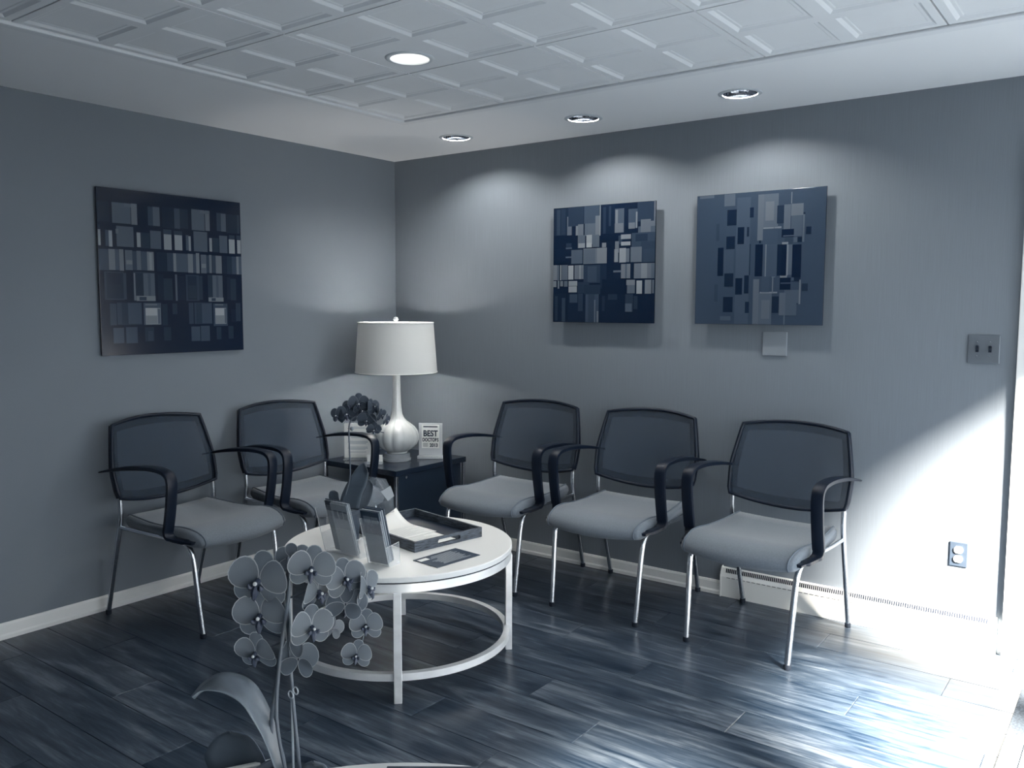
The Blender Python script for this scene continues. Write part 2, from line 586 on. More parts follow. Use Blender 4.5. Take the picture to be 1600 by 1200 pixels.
# soffit strip along the back wall, y from TY0+.05 to 0 with can holes
SX, SY = 0.885, -0.835
xs = [0.0]
for (cx, cy) in CANS: xs += [cx - .14, cx + .14]
xs.append(RX)
for i in range(len(xs) - 1):
    if i % 2 == 1:
        cx, cy = CANS[i // 2]
        ce.hole_plate(xs[i], xs[i + 1], cy - .14, cy + .14, H, cx, cy, CAN_R)
        ce.add([(xs[i], cy + .14, H), (xs[i + 1], cy + .14, H), (xs[i + 1], 0, H), (xs[i], 0, H)], [(0, 1, 2, 3)])
        ce.add([(xs[i], SY, H), (xs[i + 1], SY, H), (xs[i + 1], cy - .14, H), (xs[i], cy - .14, H)], [(0, 1, 2, 3)])
    else:
        ce.add([(xs[i], SY, H), (xs[i + 1], SY, H), (xs[i + 1], 0, H), (xs[i], 0, H)], [(0, 1, 2, 3)])
ce.add([(0, RY, H), (SX, RY, H), (SX, SY, H), (0, SY, H)], [(0, 1, 2, 3)])
x_end, y_end = TX0 + NX * TP, TY0 - NY * TP
ce.add([(x_end, RY, H), (RX, RY, H), (RX, SY, H), (x_end, SY, H)], [(0, 1, 2, 3)])
ce.add([(SX, RY, H), (x_end, RY, H), (x_end, y_end, H), (SX, y_end, H)], [(0, 1, 2, 3)])
ceil = tag(ce.build('ceiling', 'ceiling_paint'), 'smooth pale ceiling border around the coffered tile field', kind='structure')

def rect_ring(b, x0, x1, y0, y1, za, d, zb):
    """sloped ring from rect at za inward by d to zb"""
    vs = [(x0, y0, za), (x1, y0, za), (x1, y1, za), (x0, y1, za), (x0 + d, y0 + d, zb), (x1 - d, y0 + d, zb), (x1 - d, y1 - d, zb), (x0 + d, y1 - d, zb)]
    b.add(vs, [(0, 1, 5, 4), (1, 2, 6, 5), (2, 3, 7, 6), (3, 0, 4, 7)])

def tile_mesh(hole=None):
    b = MB()
    g, z0 = 0.003, H - 0.006
    a0, a1 = g, TP - g
    m = TP / 2
    rb = 0.026      # half rib
    # rib surfaces (flat, facing down): cross and border built as strips
    cof = [(a0 + rb, m - rb), (m + rb, a1 - rb)]
    xsr = [a0, cof[0][0], cof[0][1], cof[1][0], cof[1][1], a1]
    for i in range(5):
        for j in range(5):
            if i in (1, 3) and j in (1, 3): continue
            b.add([(xsr[i], xsr[j], z0), (xsr[i + 1], xsr[j], z0), (xsr[i + 1], xsr[j + 1], z0), (xsr[i], xsr[j + 1], z0)], [(0, 1, 2, 3)])
    for i, (x0, x1) in enumerate(cof):
        for j, (y0, y1) in enumerate(cof):
            if hole and (i, j) == hole[0]:
                b.hole_plate(x0, x1, y0, y1, z0, hole[1][0], hole[1][1], hole[1][2])
                continue
            rect_ring(b, x0, x1, y0, y1, z0, 0.012, z0 + 0.007)
            d = 0.012
            rect_ring(b, x0 + d, x1 - d, y0 + d, y1 - d, z0 + .007, 0.010, z0 + .007)
            d = 0.022
            rect_ring(b, x0 + d, x1 - d, y0 + d, y1 - d, z0 + .007, 0.004, z0 + .0085)
            d = 0.026
            b.add([(x0 + d, y0 + d, z0 + .0085), (x1 - d, y0 + d, z0 + .0085), (x1 - d, y1 - d, z0 + .0085), (x0 + d, y1 - d, z0 + .0085)], [(0, 1, 2, 3)])
    # side skirts
    for (p, q) in (((a0, a0), (a1, a0)), ((a1, a0), (a1, a1)), ((a1, a1), (a0, a1)), ((a0, a1), (a0, a0))):
        b.add([(p[0], p[1], z0), (q[0], q[1], z0), (q[0], q[1], z0 + .03), (p[0], p[1], z0 + .03)], [(0, 1, 2, 3)])
    return b.mesh('ceiling_tile', 'tile_paint')
tile_me = tile_mesh()
TCAN_R = 0.076
CELL = (1, 1)    # tile column/row that holds the lit can
TC = (TX0 + CELL[0] * TP + 0.1535, TY0 - CELL[1] * TP - 0.1535)
LIT_CELLS = [CELL]
tile_can = tile_mesh(((0, 1), (0.1535, TP - 0.1535, TCAN_R)))
for i in range(NX):
    for j in range(NY):
        o = bpy.data.objects.new('ceiling_tile', tile_can if (i, j) in LIT_CELLS else tile_me)
        COL.objects.link(o)
        o.location = (TX0 + i * TP, TY0 - (j + 1) * TP, 0)
        o.parent = ceil
# perimeter bead around the tile field
def bead(name, x0, x1, y0, y1, label):
    b = MB()
    b.box(x0, x1, y0, y1, H - .016, H + .02)
    return tag(b.build(name, 'tile_paint', bevel=.005), label, kind='structure')
bead('trim_1', SX, TX0 - .002, y_end, SY, 'pale bead along the left edge of the ceiling tiles')
bead('trim_2', TX0 - .002, x_end, TY0 + .002, SY, 'pale bead along the back edge of the ceiling tiles')

# ---------------------------------------------------------------- baseboards, casing, door, heater
def baseboard(name, along, a0, a1, label):
    b = MB()
    prof = [(0, 0), (.016, 0), (.016, .016), (.011, .024), (.011, .062), (.007, .072), (0, .072)]
    vs, fs = [], []
    for a in (a0, a1):
        for (d, z) in prof:
            vs.append((d, a, z) if along == 'y' else (a, -d, z))
    n = len(prof)
    for k in range(n):
        l = (k + 1) % n
        fs.append((k, l, n + l, n + k))
    fs += [tuple(range(n)), tuple(range(n, 2 * n))]
    b.add(vs, fs)
    return tag(b.build(name, 'white_paint'), label, kind='structure')
baseboard('baseboard_left', 'y', RY, 0, 'white baseboard under the plain left wall')
baseboard('baseboard_back', 'x', 0.012, 2.295, 'white baseboard under the textured wall up to the heater')
tag(MB().box(3.555, 3.65, -.022, 0, 0, 2.16).box(4.50, 4.595, -.022, 0, 0, 2.16).box(3.65, 4.50, -.022, 0, 2.065, 2.16).build('trim_3', 'white_paint', bevel=.003),
    'white door casing at the right end of the textured wall', kind='structure')
dr = tag(MB().box(3.655, 4.495, -.012, 0, .008, 2.06).build('door_1', 'console_wood'), 'dark interior door inside the casing', kind='structure')
for (z0, z1) in ((.2, .95), (1.1, 1.9)):
    for (x0, x1) in ((3.76, 4.03), (4.12, 4.39)):
        MB().box(x0, x1, -.02, -.012, z0, z1).build('panel', 'console_wood', dr, bevel=.004)
kb = MB().lathe([(.0, 0), (.02, .0), (.028, .02), (.02, .045), (.0, .05)], 20).build('knob', 'chrome', dr, smooth=True)
kb.location = (4.43, -.012, 1.0)
kb.rotation_euler = (PI / 2, 0, 0)

ht = empty('baseboard_heater', (2.30, 0, 0), 0, 'low white baseboard heater along the wall behind the rightmost chair', 'heater')
HL, HD = 1.235, 0.029
b = MB()
prof = [(0, .002), (HD, .002), (HD, .105), (HD - .004, .118), (.014, .146), (0, .150)]
vs = [(x, -d, z) for x in (0.006, HL - .006) for (d, z) in prof]
n = len(prof)
b.add(vs, [(k, (k + 1) % n, n + (k + 1) % n, n + k) for k in range(n)] + [tuple(range(n)), tuple(range(n, 2 * n))])
b.build('casing', 'heater_paint', ht)
for x in (0, HL - .006):
    b = MB()
    pr = [(0, .0), (HD + .003, .0), (HD + .003, .108), (HD - .002, .122), (.014, .150), (0, .155)]
    vs = [(xx, -d, z) for xx in (x, x + .006) for (d, z) in pr]
    n = len(pr)
    b.add(vs, [(k, (k + 1) % n, n + (k + 1) % n, n + k) for k in range(n)] + [tuple(range(n)), tuple(range(n, 2 * n))])
    b.build('end_cap', 'heater_paint', ht)
b = MB()
nrm = Vector((0, -.028, .011)).normalized()
p0, p1 = Vector((0, -(HD - .004), .118)), Vector((0, -.014, .146))
sl = (p1 - p0)
up = sl.normalized(); nv = Vector((0, up.z * -1, up.y * 1)); nv = Vector((0, -up.z, up.y))
x = .03
while x < HL - .03:
    b.obox(p0 + sl * .62 + Vector((x, 0, 0)) + nv * .0005, (.0026, 0, 0), up * .0105, nv * .0012)
    x += .0095
b.build('louver_slots', 'gap_dark', ht)['kind'] = 'stuff'
b = MB()
x = .035
while x < HL - .04:
    b.box(x, x + .018, -HD - .0006, -HD + .001, .101, .1035)
    x += .026
b.build('lower_slots', 'gap_dark', ht)['kind'] = 'stuff'

# ================================================================== CHAIRS
def seat_profile(u):
    """closed (y,z) loop of the cushion at lateral u in -1..1"""
    q = 1 - u * u
    bow = -.045 * q
    dip = -.012 * q
    rise = 0.0
    top = [(-.170, .462), (-.172, .484), (-.185, .494 + dip * .5), (-.25, .490 + dip), (-.36, .482 + dip), (-.47, .482 + dip), (-.56, .490 + dip * .7),
           (-.62, .489 + dip * .3), (-.665 + bow * .6, .478), (-.70 + bow * .9, .458), (-.712 + bow, .434 - .006 * q), (-.702 + bow, .414 - .010 * q),
           (-.66 + bow * .8, .406 - .008 * q), (-.60, .412), (-.45, .425), (-.30, .430), (-.19, .436)]
    # round the sides: shrink about the mid thickness
    k = 1.0
    au = abs(u)
    if au > .93:
        k = math.sqrt(max(0.0, 1 - ((au - .93) / .075) ** 2))
        k = .35 + .65 * k
    out = []
    for (yy, zz) in top:
        mz = .452 - max(0, (-yy - .6)) * .18
        out.append((yy * (1 if k == 1 else 1) + (1 - k) * .012 * (1 if yy < -.5 else -1), mz + (zz - mz) * k))
    return out

def seat_mesh():
    us = [-1, -.985, -.96, -.93, -.8, -.6, -.4, -.2, 0, .2, .4, .6, .8, .93, .96, .985, 1]
    vs, fs = [], []
    n = None
    for u in us:
        pr = seat_profile(u)
        n = len(pr)
        for (yy, zz) in pr:
            t = (-yy - .17) / .55
            w = .238 + .022 * min(1, max(0, t) * 2.2) - .012 * max(0, t - .8) / .2
            vs.append((u * w, yy, zz))
    for i in range(len(us) - 1):
        for k in range(n):
            l = (k + 1) % n
            fs.append((i * n + k, i * n + l, (i + 1) * n + l, (i + 1) * n + k))
    fs += [tuple(range(n)), tuple((len(us) - 1) * n + k for k in range(n))]
    return MB().add(vs, fs)

def back_pt(a, bb, off=0.0):
    """a lateral -1..1, bb 0 bottom..1 top"""
    zb = .540 + .040 * a * a
    zt = .930 - .020 * a * a
    z = zb + (zt - zb) * bb
    zk = max(0, min(1, (z - .57) / .345))
    if zk < .10: w = .270 + .010 * (zk / .10)
    elif zk < .40: w = .280 + .006 * ((zk - .10) / .30)
    else: w = .286 - .038 * ((zk - .40) / .60) ** 1.15
    yy = -.198 + (z - .56) * .245 + .052 * (1 - a * a)
    return Vector((a * w, yy - off, z))

def make_chair():
    t = empty('guest_chair', cat='chair')
    seat_mesh().build('seat', 'seat_fabric', t, smooth=True, angle=60)
    for s in (-1, 1):
        pr = seat_profile(.93 * s)
        pts = []
        for k in range(1, 12):
            yy, zz = pr[k]
            tt = (-yy - .17) / .55
            w = .238 + .022 * min(1, max(0, tt) * 2.2) - .012 * max(0, tt - .8) / .2
            pts.append((s * .93 * w, yy, zz + .001))
        MB().tube(curve_pts(pts, 3), .0035, 6).build('piping', 'seat_piping', t, smooth=True)
    MB().box(-.20, .20, -.60, -.22, .408, .432).build('seat_pan', 'black_plastic', t, bevel=.006)
    # back: frame loop, mesh, border
    loop = []
    for k in range(17): loop.append(back_pt(-1 + 2 * k / 16, 0))
    for k in range(1, 13): loop.append(back_pt(1, k / 12))
    for k in range(1, 17): loop.append(back_pt(1 - 2 * k / 16, 1))
    for k in range(1, 12): loop.append(back_pt(-1, 1 - k / 12))
    MB().tube(loop, .0085, 8, closed=True).build('back_frame', 'black_plastic', t, smooth=True, angle=70)
    b = MB().grid(lambda u, v: back_pt((2 * u - 1) * .995, .005 + .99 * v), 18, 12)
    o = b.build('back_mesh', 'mesh_fabric', t, smooth=True)
    bd = MB()
    ia, ib = .87, .105
    def ring(fa, fb): bd.grid(lambda u, v: fa(u, v), 14, 3)
    bd.grid(lambda u, v: back_pt((2 * u - 1) * .99, .01 + v * ib, .0025), 16, 2)
    bd.grid(lambda u, v: back_pt((2 * u - 1) * .99, 1 - ib + v * (ib - .01), .0025), 16, 2)
    for s in (-1, 1):
        bd.grid(lambda u, v: back_pt(s * (ia + u * (.99 - ia)), ib + v * (1 - 2 * ib), .0025), 2, 10)
    bd.build('mesh_border', 'mesh_border_thin', t, smooth=True)
    for s in (-1, 1):
        # side stiffeners of the back
        MB().strap([back_pt(s, k / 10, -.010) for k in range(0, 11)], (1, 0, 0), .015, [.030] * 4 + [.026, .022, .018, .016, .014, .012, .010]).build('back_rail', 'black_plastic', t, smooth=True)
        rl = MB().tube(curve_pts([(s * .258, -.045, .014), (s * .261, -.108, .235), (s * .264, -.163, .43), (s * .265, -.178, .50), (s * .265, -.177, .572)], 6), .0115, 12).build('leg', 'chrome', t, smooth=True)
        MB().lathe([(.0125, 0.0), (.0135, .003), (.0135, .018), (.0125, .022)], 14, (s * .258, -.046)).build('foot_cap', 'black_rubber', rl, smooth=True)
        flg = MB().tube(curve_pts([(s * .229, -.680, .014), (s * .233, -.662, .16), (s * .238, -.644, .33), (s * .240, -.630, .385), (s * .241, -.600, .416), (s * .243, -.555, .428), (s * .246, -.50, .430)], 6), .0125, 12).build('leg', 'chrome', t, smooth=True)
        MB().lathe([(.0130, 0.0), (.0145, .003), (.0145, .018), (.0130, .022)], 14, (s * .229, -.679)).build('foot_cap', 'black_rubber', flg, smooth=True)
        MB().tube([(s * .246, -.51, .430), (s * .262, -.30, .436), (s * .264, -.165, .440)], .0095, 10).build('side_rail', 'chrome', t, smooth=True)
        arm = MB()
        X = s * .293
        path = curve_pts([(X, -.085, .697), (X, -.16, .713), (X, -.28, .734), (X, -.40, .747), (X, -.50, .748), (X, -.555, .737), (X, -.580, .705), (X, -.577, .63), (X, -.564, .55), (X, -.548, .478)], 5)
        m = len(path)
        ws = [.030 + .020 * min(1, i / (m * .3)) for i in range(m)]
        ts = [.008 + .012 * min(1, i / (m * .25)) for i in range(m)]
        arm.strap(path, (1, 0, 0), ws, ts)
        arm.strap(curve_pts([(s * .293, -.550, .500), (s * .292, -.546, .470), (s * .288, -.556, .450), (s * .278, -.590, .441), (s * .266, -.640, .436), (s * .258, -.672, .434)], 5), (1, 0, 0), [.046] * 12 + [.040] * 8 + [.028] * 6, [.020] * 12 + [.018] * 8 + [.012] * 6)
        arm.build('armrest', 'black_plastic', t, smooth=True, angle=50)
    return t

chair = make_chair()
# (x, y, rotation, label)
CH = [((2.690, -.018, 0), math.radians(-3.2), 'guest chair in front of the white heater, nearest the sunlit floor'),
      ((1.921, .014, 0), math.radians(.7), 'middle guest chair of the three under the two pictures'),
      ((1.220, .010, 0), math.radians(1.6), 'guest chair just right of the lamp table, under bare wall'),
      ((-.014, -1.035, 0), math.radians(88), 'guest chair left of the lamp table, behind the brochure holders'),
      ((-.002, -1.785, 0), math.radians(96), 'guest chair at far left, under the large dark picture')]
for i, (loc, rz, lab) in enumerate(CH):
    c = chair if i == 0 else copy_tree(chair)
    c.location = loc
    c.rotation_euler = (0, 0, rz)
    tag(c, lab, 'chair', 'grey guest chairs with mesh backs and black arms')

# ================================================================== COFFEE TABLE
TCX, TCY, TZ, TR = 1.508, -1.532, 0.48, 0.473
ct = empty('coffee_table', (TCX, TCY, 0), 0, 'round white coffee table on a ring-shaped silver metal frame', 'table')
MB().lathe([(0.0, TZ - .022), (TR - .002, TZ - .022), (TR, TZ - .020), (TR, TZ - .003), (TR - .003, TZ), (0, TZ)], 96).build('table_top', 'table_white', ct, smooth=True, angle=30)
def band(b, r, z0, z1, th, n=96):
    b.lathe([(r - th, z0), (r, z0), (r, z1), (r - th, z1), (r - th, z0)], n)
b = MB(); b.lathe([(TR - .03, TZ - .028), (TR - .008, TZ - .028), (TR - .008, TZ - .022), (TR - .03, TZ - .022)], 96)
b.build('shadow_gap', 'black_plastic', ct)
def ringband(r, z0, z1, th, name):
    b = MB()
    n = 96
    vs, fs = [], []
    for (rr, z) in ((r - th, z0), (r, z0), (r, z1), (r - th, z1)):
        for k in range(n):
            a = 2 * PI * k / n
            vs.append((rr * math.cos(a), rr * math.sin(a), z))
    for i in range(4):
        j = (i + 1) % 4
        for k in range(n):
            l = (k + 1) % n
            fs.append((i * n + k, i * n + l, j * n + l, j * n + k))
    b.add(vs, fs)
    return b.build(name, 'table_metal', ct, smooth=True, angle=30)
ringband(TR - .004, TZ - .060, TZ - .028, .022, 'upper_ring')
ringband(TR - .010, .082, .110, .026, 'lower_ring')
for k in range(4):
    a = math.radians(-47 + 90 * k)
    c = Vector((math.cos(a), math.sin(a), 0)) * (TR - .012)
    r_, t_ = Vector((math.cos(a), math.sin(a), 0)), Vector((-math.sin(a), math.cos(a), 0))
    MB().obox(c + Vector((0, 0, (TZ - .06) / 2)), r_ * .014, t_ * .015, Vector((0, 0, (TZ - .06) / 2))).build('leg', 'table_metal', ct, bevel=.002)

# ================================================================== SIDE TABLE AND LAMP
STX, STY, STZ, SW = 0.345, -0.370, 0.548, 0.305
st = empty('side_table', (STX, STY, 0), 0, 'square dark side table with slim chrome legs in the corner', 'table')
MB().box(-SW, SW, -SW, SW, STZ - .032, STZ).build('table_top', 'side_table_top', st, bevel=.002)
for sx in (-1, 1):
    for sy in (-1, 1):
        MB().box(sx * (SW - .012) - .009, sx * (SW - .012) + .009, sy * (SW - .012) - .009, sy * (SW - .012) + .009, 0, STZ - .032).build('leg', 'chrome', st, bevel=.002)
MB().box(SW - .035, SW - .025, -SW + .024, SW - .024, .06, STZ - .034).build('side_panel', 'side_table_panel', st)
bolt = MB().lathe([(0, 0), (.008, 0), (.008, .008), (0, .009)], 12).build('bolt', 'chrome', st)
bolt.location = (SW - .025, -SW + .1, STZ - .05); bolt.rotation_euler = (0, PI / 2, 0)

LX, LY = 0.400, -0.410
LZ = STZ + .0005
lp = empty('table_lamp', (LX, LY, LZ), 0, 'white ceramic gourd table lamp with drum shade, switched on in the corner', 'lamp')
MB().lathe([(0, 0), (.082, 0), (.085, .003), (.085, .014), (.080, .018), (.079, .040), (.074, .045), (0, .045)], 40).build('acrylic_base', 'acrylic_foot', lp, smooth=True, angle=30)
MB().lathe([(0, .045), (.060, .045), (.062, .050), (.060, .056), (0, .056)], 40).build('base_collar', 'ceramic', lp, smooth=True, angle=30)
pr = [(.052, .052), (.070, .058), (.098, .075), (.120, .098), (.131, .125), (.132, .150), (.124, .178), (.106, .203), (.082, .222), (.060, .238), (.044, .256), (.034, .280), (.029, .315), (.026, .36), (.024, .42), (.023, .48), (.022, .545), (.0, .547)]
lob = [.0, .03, .06, .07, .07, .06, .06, .06, .05, .04, .03, .03, .03, .03, .03, .03, .02, 0]
MB().lathe(pr, 96, lobes=12, lobe_amt=lob).build('body', 'ceramic', lp, smooth=True, angle=60)
S0, S1 = 1.080 - LZ, 1.372 - LZ
R0, R1 = .243, .222
sh = MB()
n = 64
sh.lathe([(R0, S0), (R1, S1)], n)
sh.f = [f for f in sh.f if len(f) == 4]; sh.c = [None] * len(sh.f)
so = sh.build('shade', 'shade_fabric', lp, smooth=True, angle=60)
for (r, z) in ((R0, S0), (R1, S1)):
    MB().tube([(r * math.cos(2 * PI * k / n), r * math.sin(2 * PI * k / n), z) for k in range(n)], .003, 6, closed=True).build('shade_rim', 'paper', so, smooth=True)
sp = MB()
for k in range(3):
    a = 2 * PI * k / 3 + .4
    sp.tube([(0, 0, S1 - .01), (R1 * math.cos(a), R1 * math.sin(a), S1)], .002, 6)
sp.tube([(0, 0, .545), (0, 0, S1 - .005)], .003, 6)
sp.build('harp', 'chrome', lp)
for k, bz_ in enumerate((1.305 - LZ, 1.140 - LZ)):
    MB().lathe([(0, bz_ - .03), (.010, bz_ - .03), (.014, bz_ - .018), (.024, bz_), (.018, bz_ + .018), (0, bz_ + .025)], 20).build('bulb', 'bulb_glow_soft', lp, smooth=True)
    ld = bpy.data.lights.new('lamp_bulb_light', 'POINT')
    ld.energy = LAMP_POWER; ld.shadow_soft_size = .026; ld.color = (1, .97, .92)
    lo = bpy.data.objects.new('lamp_bulb_light', ld)
    COL.objects.link(lo); lo.parent = lp; lo.location = (0, 0, bz_)
MB().lathe([(0, S1 - .006), (.010, S1 - .006), (.010, S1 + .006), (.006, S1 + .008), (.012, S1 + .011), (.016, S1 + .020), (.012, S1 + .031), (0, S1 + .036)], 20).build('finial', 'finial_glass', lp, smooth=True)

# things on the side table
def acrylic_sign(name, loc, rz, w, h, tilt, label, cat):
    t = empty(name, loc, rz, label, cat)
    return t
FACE = math.atan2(CAM_POS.x - .5, -(CAM_POS.y + .3))   # rotation so local -y looks at the camera
sg = empty('award_sign', (.517, -.240, STZ + .0005), math.radians(32), 'clear acrylic award sign reading BEST DOCTORS 2013, right of the lamp', 'sign')
MB().box(-.078, .078, -.032, .032, 0, .017).build('sign_base', 'acrylic_edge', sg, bevel=.002)
up_ = MB().box(-.072, .072, -.006, .006, .017, .215).build('acrylic_panel', 'acrylic_edge', sg, bevel=.001)
MB().box(-.054, .054, -.0075, -.0062, .062, .205).build('printed_card', 'paper', sg)
RT = (PI / 2, 0, 0)
text_mesh('BEST', .050, 'ink', 'lettering', sg, (0, -.0079, .136), RT, sx=.84, bold=.0016)
text_mesh('DOCTORS', .029, 'ink', 'lettering', sg, (0, -.0079, .104), RT, sx=.72, bold=.0011)
text_mesh('2013', .029, 'ink', 'lettering', sg, (.020, -.0079, .071), RT, sx=.86, bold=.0011)
MB().box(-.044, .044, -.0080, -.0074, .190, .197).build('printed_heading', 'ink', sg)
for k in range(3): MB().box(-.046, -.016, -.0080, -.0074, .073 + k * .008, .0755 + k * .008).build('printed_line', 'ink', sg)
ns = empty('notice_holder', (.20, -.540, STZ + .0005), math.radians(38), 'upright acrylic holder with a printed white notice behind the small orchid', 'sign')
MB().box(-.085, .085, -.035, .035, 0, .004).build('holder_base', 'acrylic', ns)
MB().box(-.085, .085, -.003, .003, .004, .225).build('holder_panel', 'acrylic', ns)
MB().box(-.080, .080, -.0048, -.0034, .012, .220).build('notice', 'paper', ns)
b = MB()
for (z, w) in ((.196, .05), (.188, .06), (.165, .055), (.140, .062), (.132, .04), (.110, .06), (.103, .06), (.096, .05), (.075, .058), (.068, .06), (.061, .045), (.045, .05)):
    b.box(-w, w, -.0052, -.0047, z, z + .0025)
b.build('printed_lines', 'paper_ink', ns)
cb = empty('card_holder', (.385, -.580, STZ + .0005), math.radians(38), 'small pale business card holder at the front of the corner table', 'card holder')
MB().box(-.046, .046, -.02, .02, 0, .006).box(-.046, .046, .008, .012, .006, .04).box(-.046, .046, -.02, -.017, .006, .016).build('holder_body', 'acrylic_edge', cb)
cards = MB().box(-.043, .043, -.016, .006, .007, .052).build('cards', 'paper', cb)
MB().box(-.012, .012, -.0166, -.0158, .034, .040).build('printed_mark', 'ink', cb)

# ================================================================== THINGS ON THE COFFEE TABLE
# serving tray: corners on the table top
TT = TZ + .0006
tr_c = Vector((1.4635, -1.391)); tr_rot = math.radians(80)
tray = empty('serving_tray', (tr_c.x, tr_c.y, TT), tr_rot, 'dark rustic wooden tray with cut-out handles holding papers on the coffee table', 'tray')
TW, TD, THT, tt = .180, .2385, .042, .011    # half sizes: x, y
MB().box(-TW + .001, TW - .001, -TD + .001, TD - .001, 0, .008).build('tray_bottom', 'tray_inside', tray)
def side_long(s):
    x0, x1 = (TW - tt, TW) if s > 0 else (-TW, -TW + tt)
    return MB().box(x0, x1, -TD, TD, 0, THT)
for s in (-1, 1):
    side_long(s).build('tray_side', 'tray_wood', tray)
    y0, y1 = (TD - tt, TD) if s > 0 else (-TD, -TD + tt)
    hx, hz0, hz1 = .060, .013, .031
    b = MB()
    X0, X1 = -TW + tt, TW - tt
    b.box(X0, X1, y0, y1, 0, hz0); b.box(X0, X1, y0, y1, hz1, THT)
    b.box(X0, -hx, y0, y1, hz0, hz1); b.box(hx, X1, y0, y1, hz0, hz1)
    for sx in (-1, 1):        # rounded ends of the slot
        n = 8
        for cz, sg_ in ((hz0, 1), (hz1, -1)):
            pts = [(sx * hx, cz)]
            rr = .0089
            for k in range(n + 1):
                a = PI / 2 * k / n
                pts.append((sx * (hx - rr + rr * math.sin(a)), cz + sg_ * (rr - rr * math.cos(a))))
            m_ = len(pts)
            vs = [(x, y0, z) for (x, z) in pts] + [(x, y1, z) for (x, z) in pts]
            fs = [tuple(range(m_)), tuple(range(m_, 2 * m_))] + [(k, (k + 1) % m_, m_ + (k + 1) % m_, m_ + k) for k in range(m_)]
            b.add(vs, fs)
    b.build('tray_end', 'tray_wood', tray)
def sheet(name, loc, rz, w, l, curl, label, lift=0.0):
    b = MB()
    def fn(u, v):
        x, yy = (u - .5) * w, (v - .5) * l
        z = lift + curl * max(0, (v - .55) / .45) ** 2 * (.15 + 1.0 * u ** 2)
        return (x, yy, z)
    b.grid(fn, 8, 14)
    o = b.build(name, 'paper', None, smooth=True)
    so_ = o.modifiers.new('solid', 'SOLIDIFY'); so_.thickness = .0012; so_.offset = 1
    o.location = loc; o.rotation_euler = (0, 0, rz)
    tag(o, label, 'paper', 'loose papers in the tray')
    pl = MB()
    for k in range(16):
        yy = -l / 2 + .02 + k * .0125
        if yy > l * .05: break
        pl.box(-w / 2 + .015, w / 2 - .015 - (k % 3) * .03, yy, yy + .002, lift + .0014, lift + .0018)
    p_ = pl.build('printed_lines', 'paper_line', o)
    return o
c_, s_ = math.cos(tr_rot), math.sin(tr_rot)
def tr_pt(x, y, z): return (tr_c.x + c_ * x - s_ * y, tr_c.y + s_ * x + c_ * y, TT + z)
sheet('paper_sheet', tr_pt(-.050, -.070, .0085), tr_rot, .216, .279, .002, 'lower sheet of printed paper lying flat in the tray')
sheet('paper_sheet', tr_pt(-.045, .070, .0105), tr_rot + math.radians(3), .216, .279, .050, 'upper sheet of printed paper with a curled corner in the tray')

# flat brochure
fb = empty('flat_leaflet', (1.818, -1.586, TT), math.radians(-5.5), 'dark leaflet with white text lying flat in front of the tray', 'leaflet')
MB().box(-.070, .070, -.1145, .1145, 0, .0012).build('pages', 'paper', fb)
MB().box(-.071, .071, -.115, .115, .0012, .003).build('cover', 'brochure_dark', fb)
rr = random.Random(3)
for k in range(11):
    xx = -.052 + k * .0098
    MB().box(xx, xx + .0034, -.03 - rr.uniform(0, .045), .085 - rr.uniform(0, .025), .0030, .0033).build('printed_line', 'brochure_pale', fb)
MB().box(-.055, -.030, -.108, -.062, .0030, .0033).build('printed_mark', 'paper', fb)

def holder(loc, rz, label, w, tilt=-.26, hb=.080):
    """acrylic leaflet holder seen from behind: tilted back panel, wedge pocket on the far side"""
    t = empty('leaflet_holder', loc, rz, label, 'leaflet holder', 'acrylic leaflet holders on the coffee table')
    ty, tz = math.sin(tilt), math.cos(tilt)
    az, ay = Vector((0, ty, tz)), Vector((0, tz, -ty))
    X = Vector((1, 0, 0))
    MB().box(-w / 2, w / 2, -.004, .062, 0, .003).build('holder_base', 'acrylic', t)
    MB().obox(Vector((0, -.004, .003)) + az * .095, X * w / 2, ay * .0012, az * .095).build('back_panel', 'acrylic', t)
    side = [(-.004, 0), (.062, 0), (.062 + ty * hb * .35, hb * 1.05), (-.004 + ty * hb, tz * hb)]
    for x in (-w / 2, w / 2 - .0025):
        vs = [(xx, y_, z_) for xx in (x, x + .0025) for (y_, z_) in side]
        MB().add(vs, [(0, 1, 2, 3), (4, 5, 6, 7), (0, 1, 5, 4), (1, 2, 6, 5), (2, 3, 7, 6), (3, 0, 4, 7)]).build('pocket_side', 'acrylic', t)
        e = MB()
        loop = [Vector((x + .00125, y_, z_)) for (y_, z_) in side]
        for k in range(4): e.tube([loop[k], loop[(k + 1) % 4]], .0013, 6)
        e.tube([Vector((x + .00125, -.004, .003)), Vector((x + .00125, -.004, .003)) + az * .19], .0013, 6)
        e.build('polished_edge', 'acrylic_edge', t)
    return t

def leaflets(parent_loc, rz, w, h, th, tilt, m, label, print_fn=None):
    t = empty('leaflet_stack', parent_loc, rz, label, 'leaflets', 'leaflet stacks standing in the acrylic holders')
    ty, tz = math.sin(tilt), math.cos(tilt)
    ax, az, ay = Vector((1, 0, 0)), Vector((0, ty, tz)), Vector((0, tz, -ty))
    n = 5
    for k in range(n):
        c = ay * ((k + .5) * th / n) + az * (h / 2 + .003 * ((k * 7) % 3 - 1) + .006) + ax * (.0015 * ((k * 5) % 3 - 1))
        MB().obox(c, ax * w / 2, ay * (th / n * .42), az * h / 2).build('leaflet', m if k == 0 else ('brochure_grey' if k % 2 else m), t)
    if print_fn:
        for (x0, x1, z0, z1, mm) in print_fn:
            c = ay * (-.0002) + az * ((z0 + z1) / 2 + .003) + ax * ((x0 + x1) / 2)
            MB().obox(c, ax * (x1 - x0) / 2, ay * .0006, az * (z1 - z0) / 2).build('printed_block', mm, t)
    return t

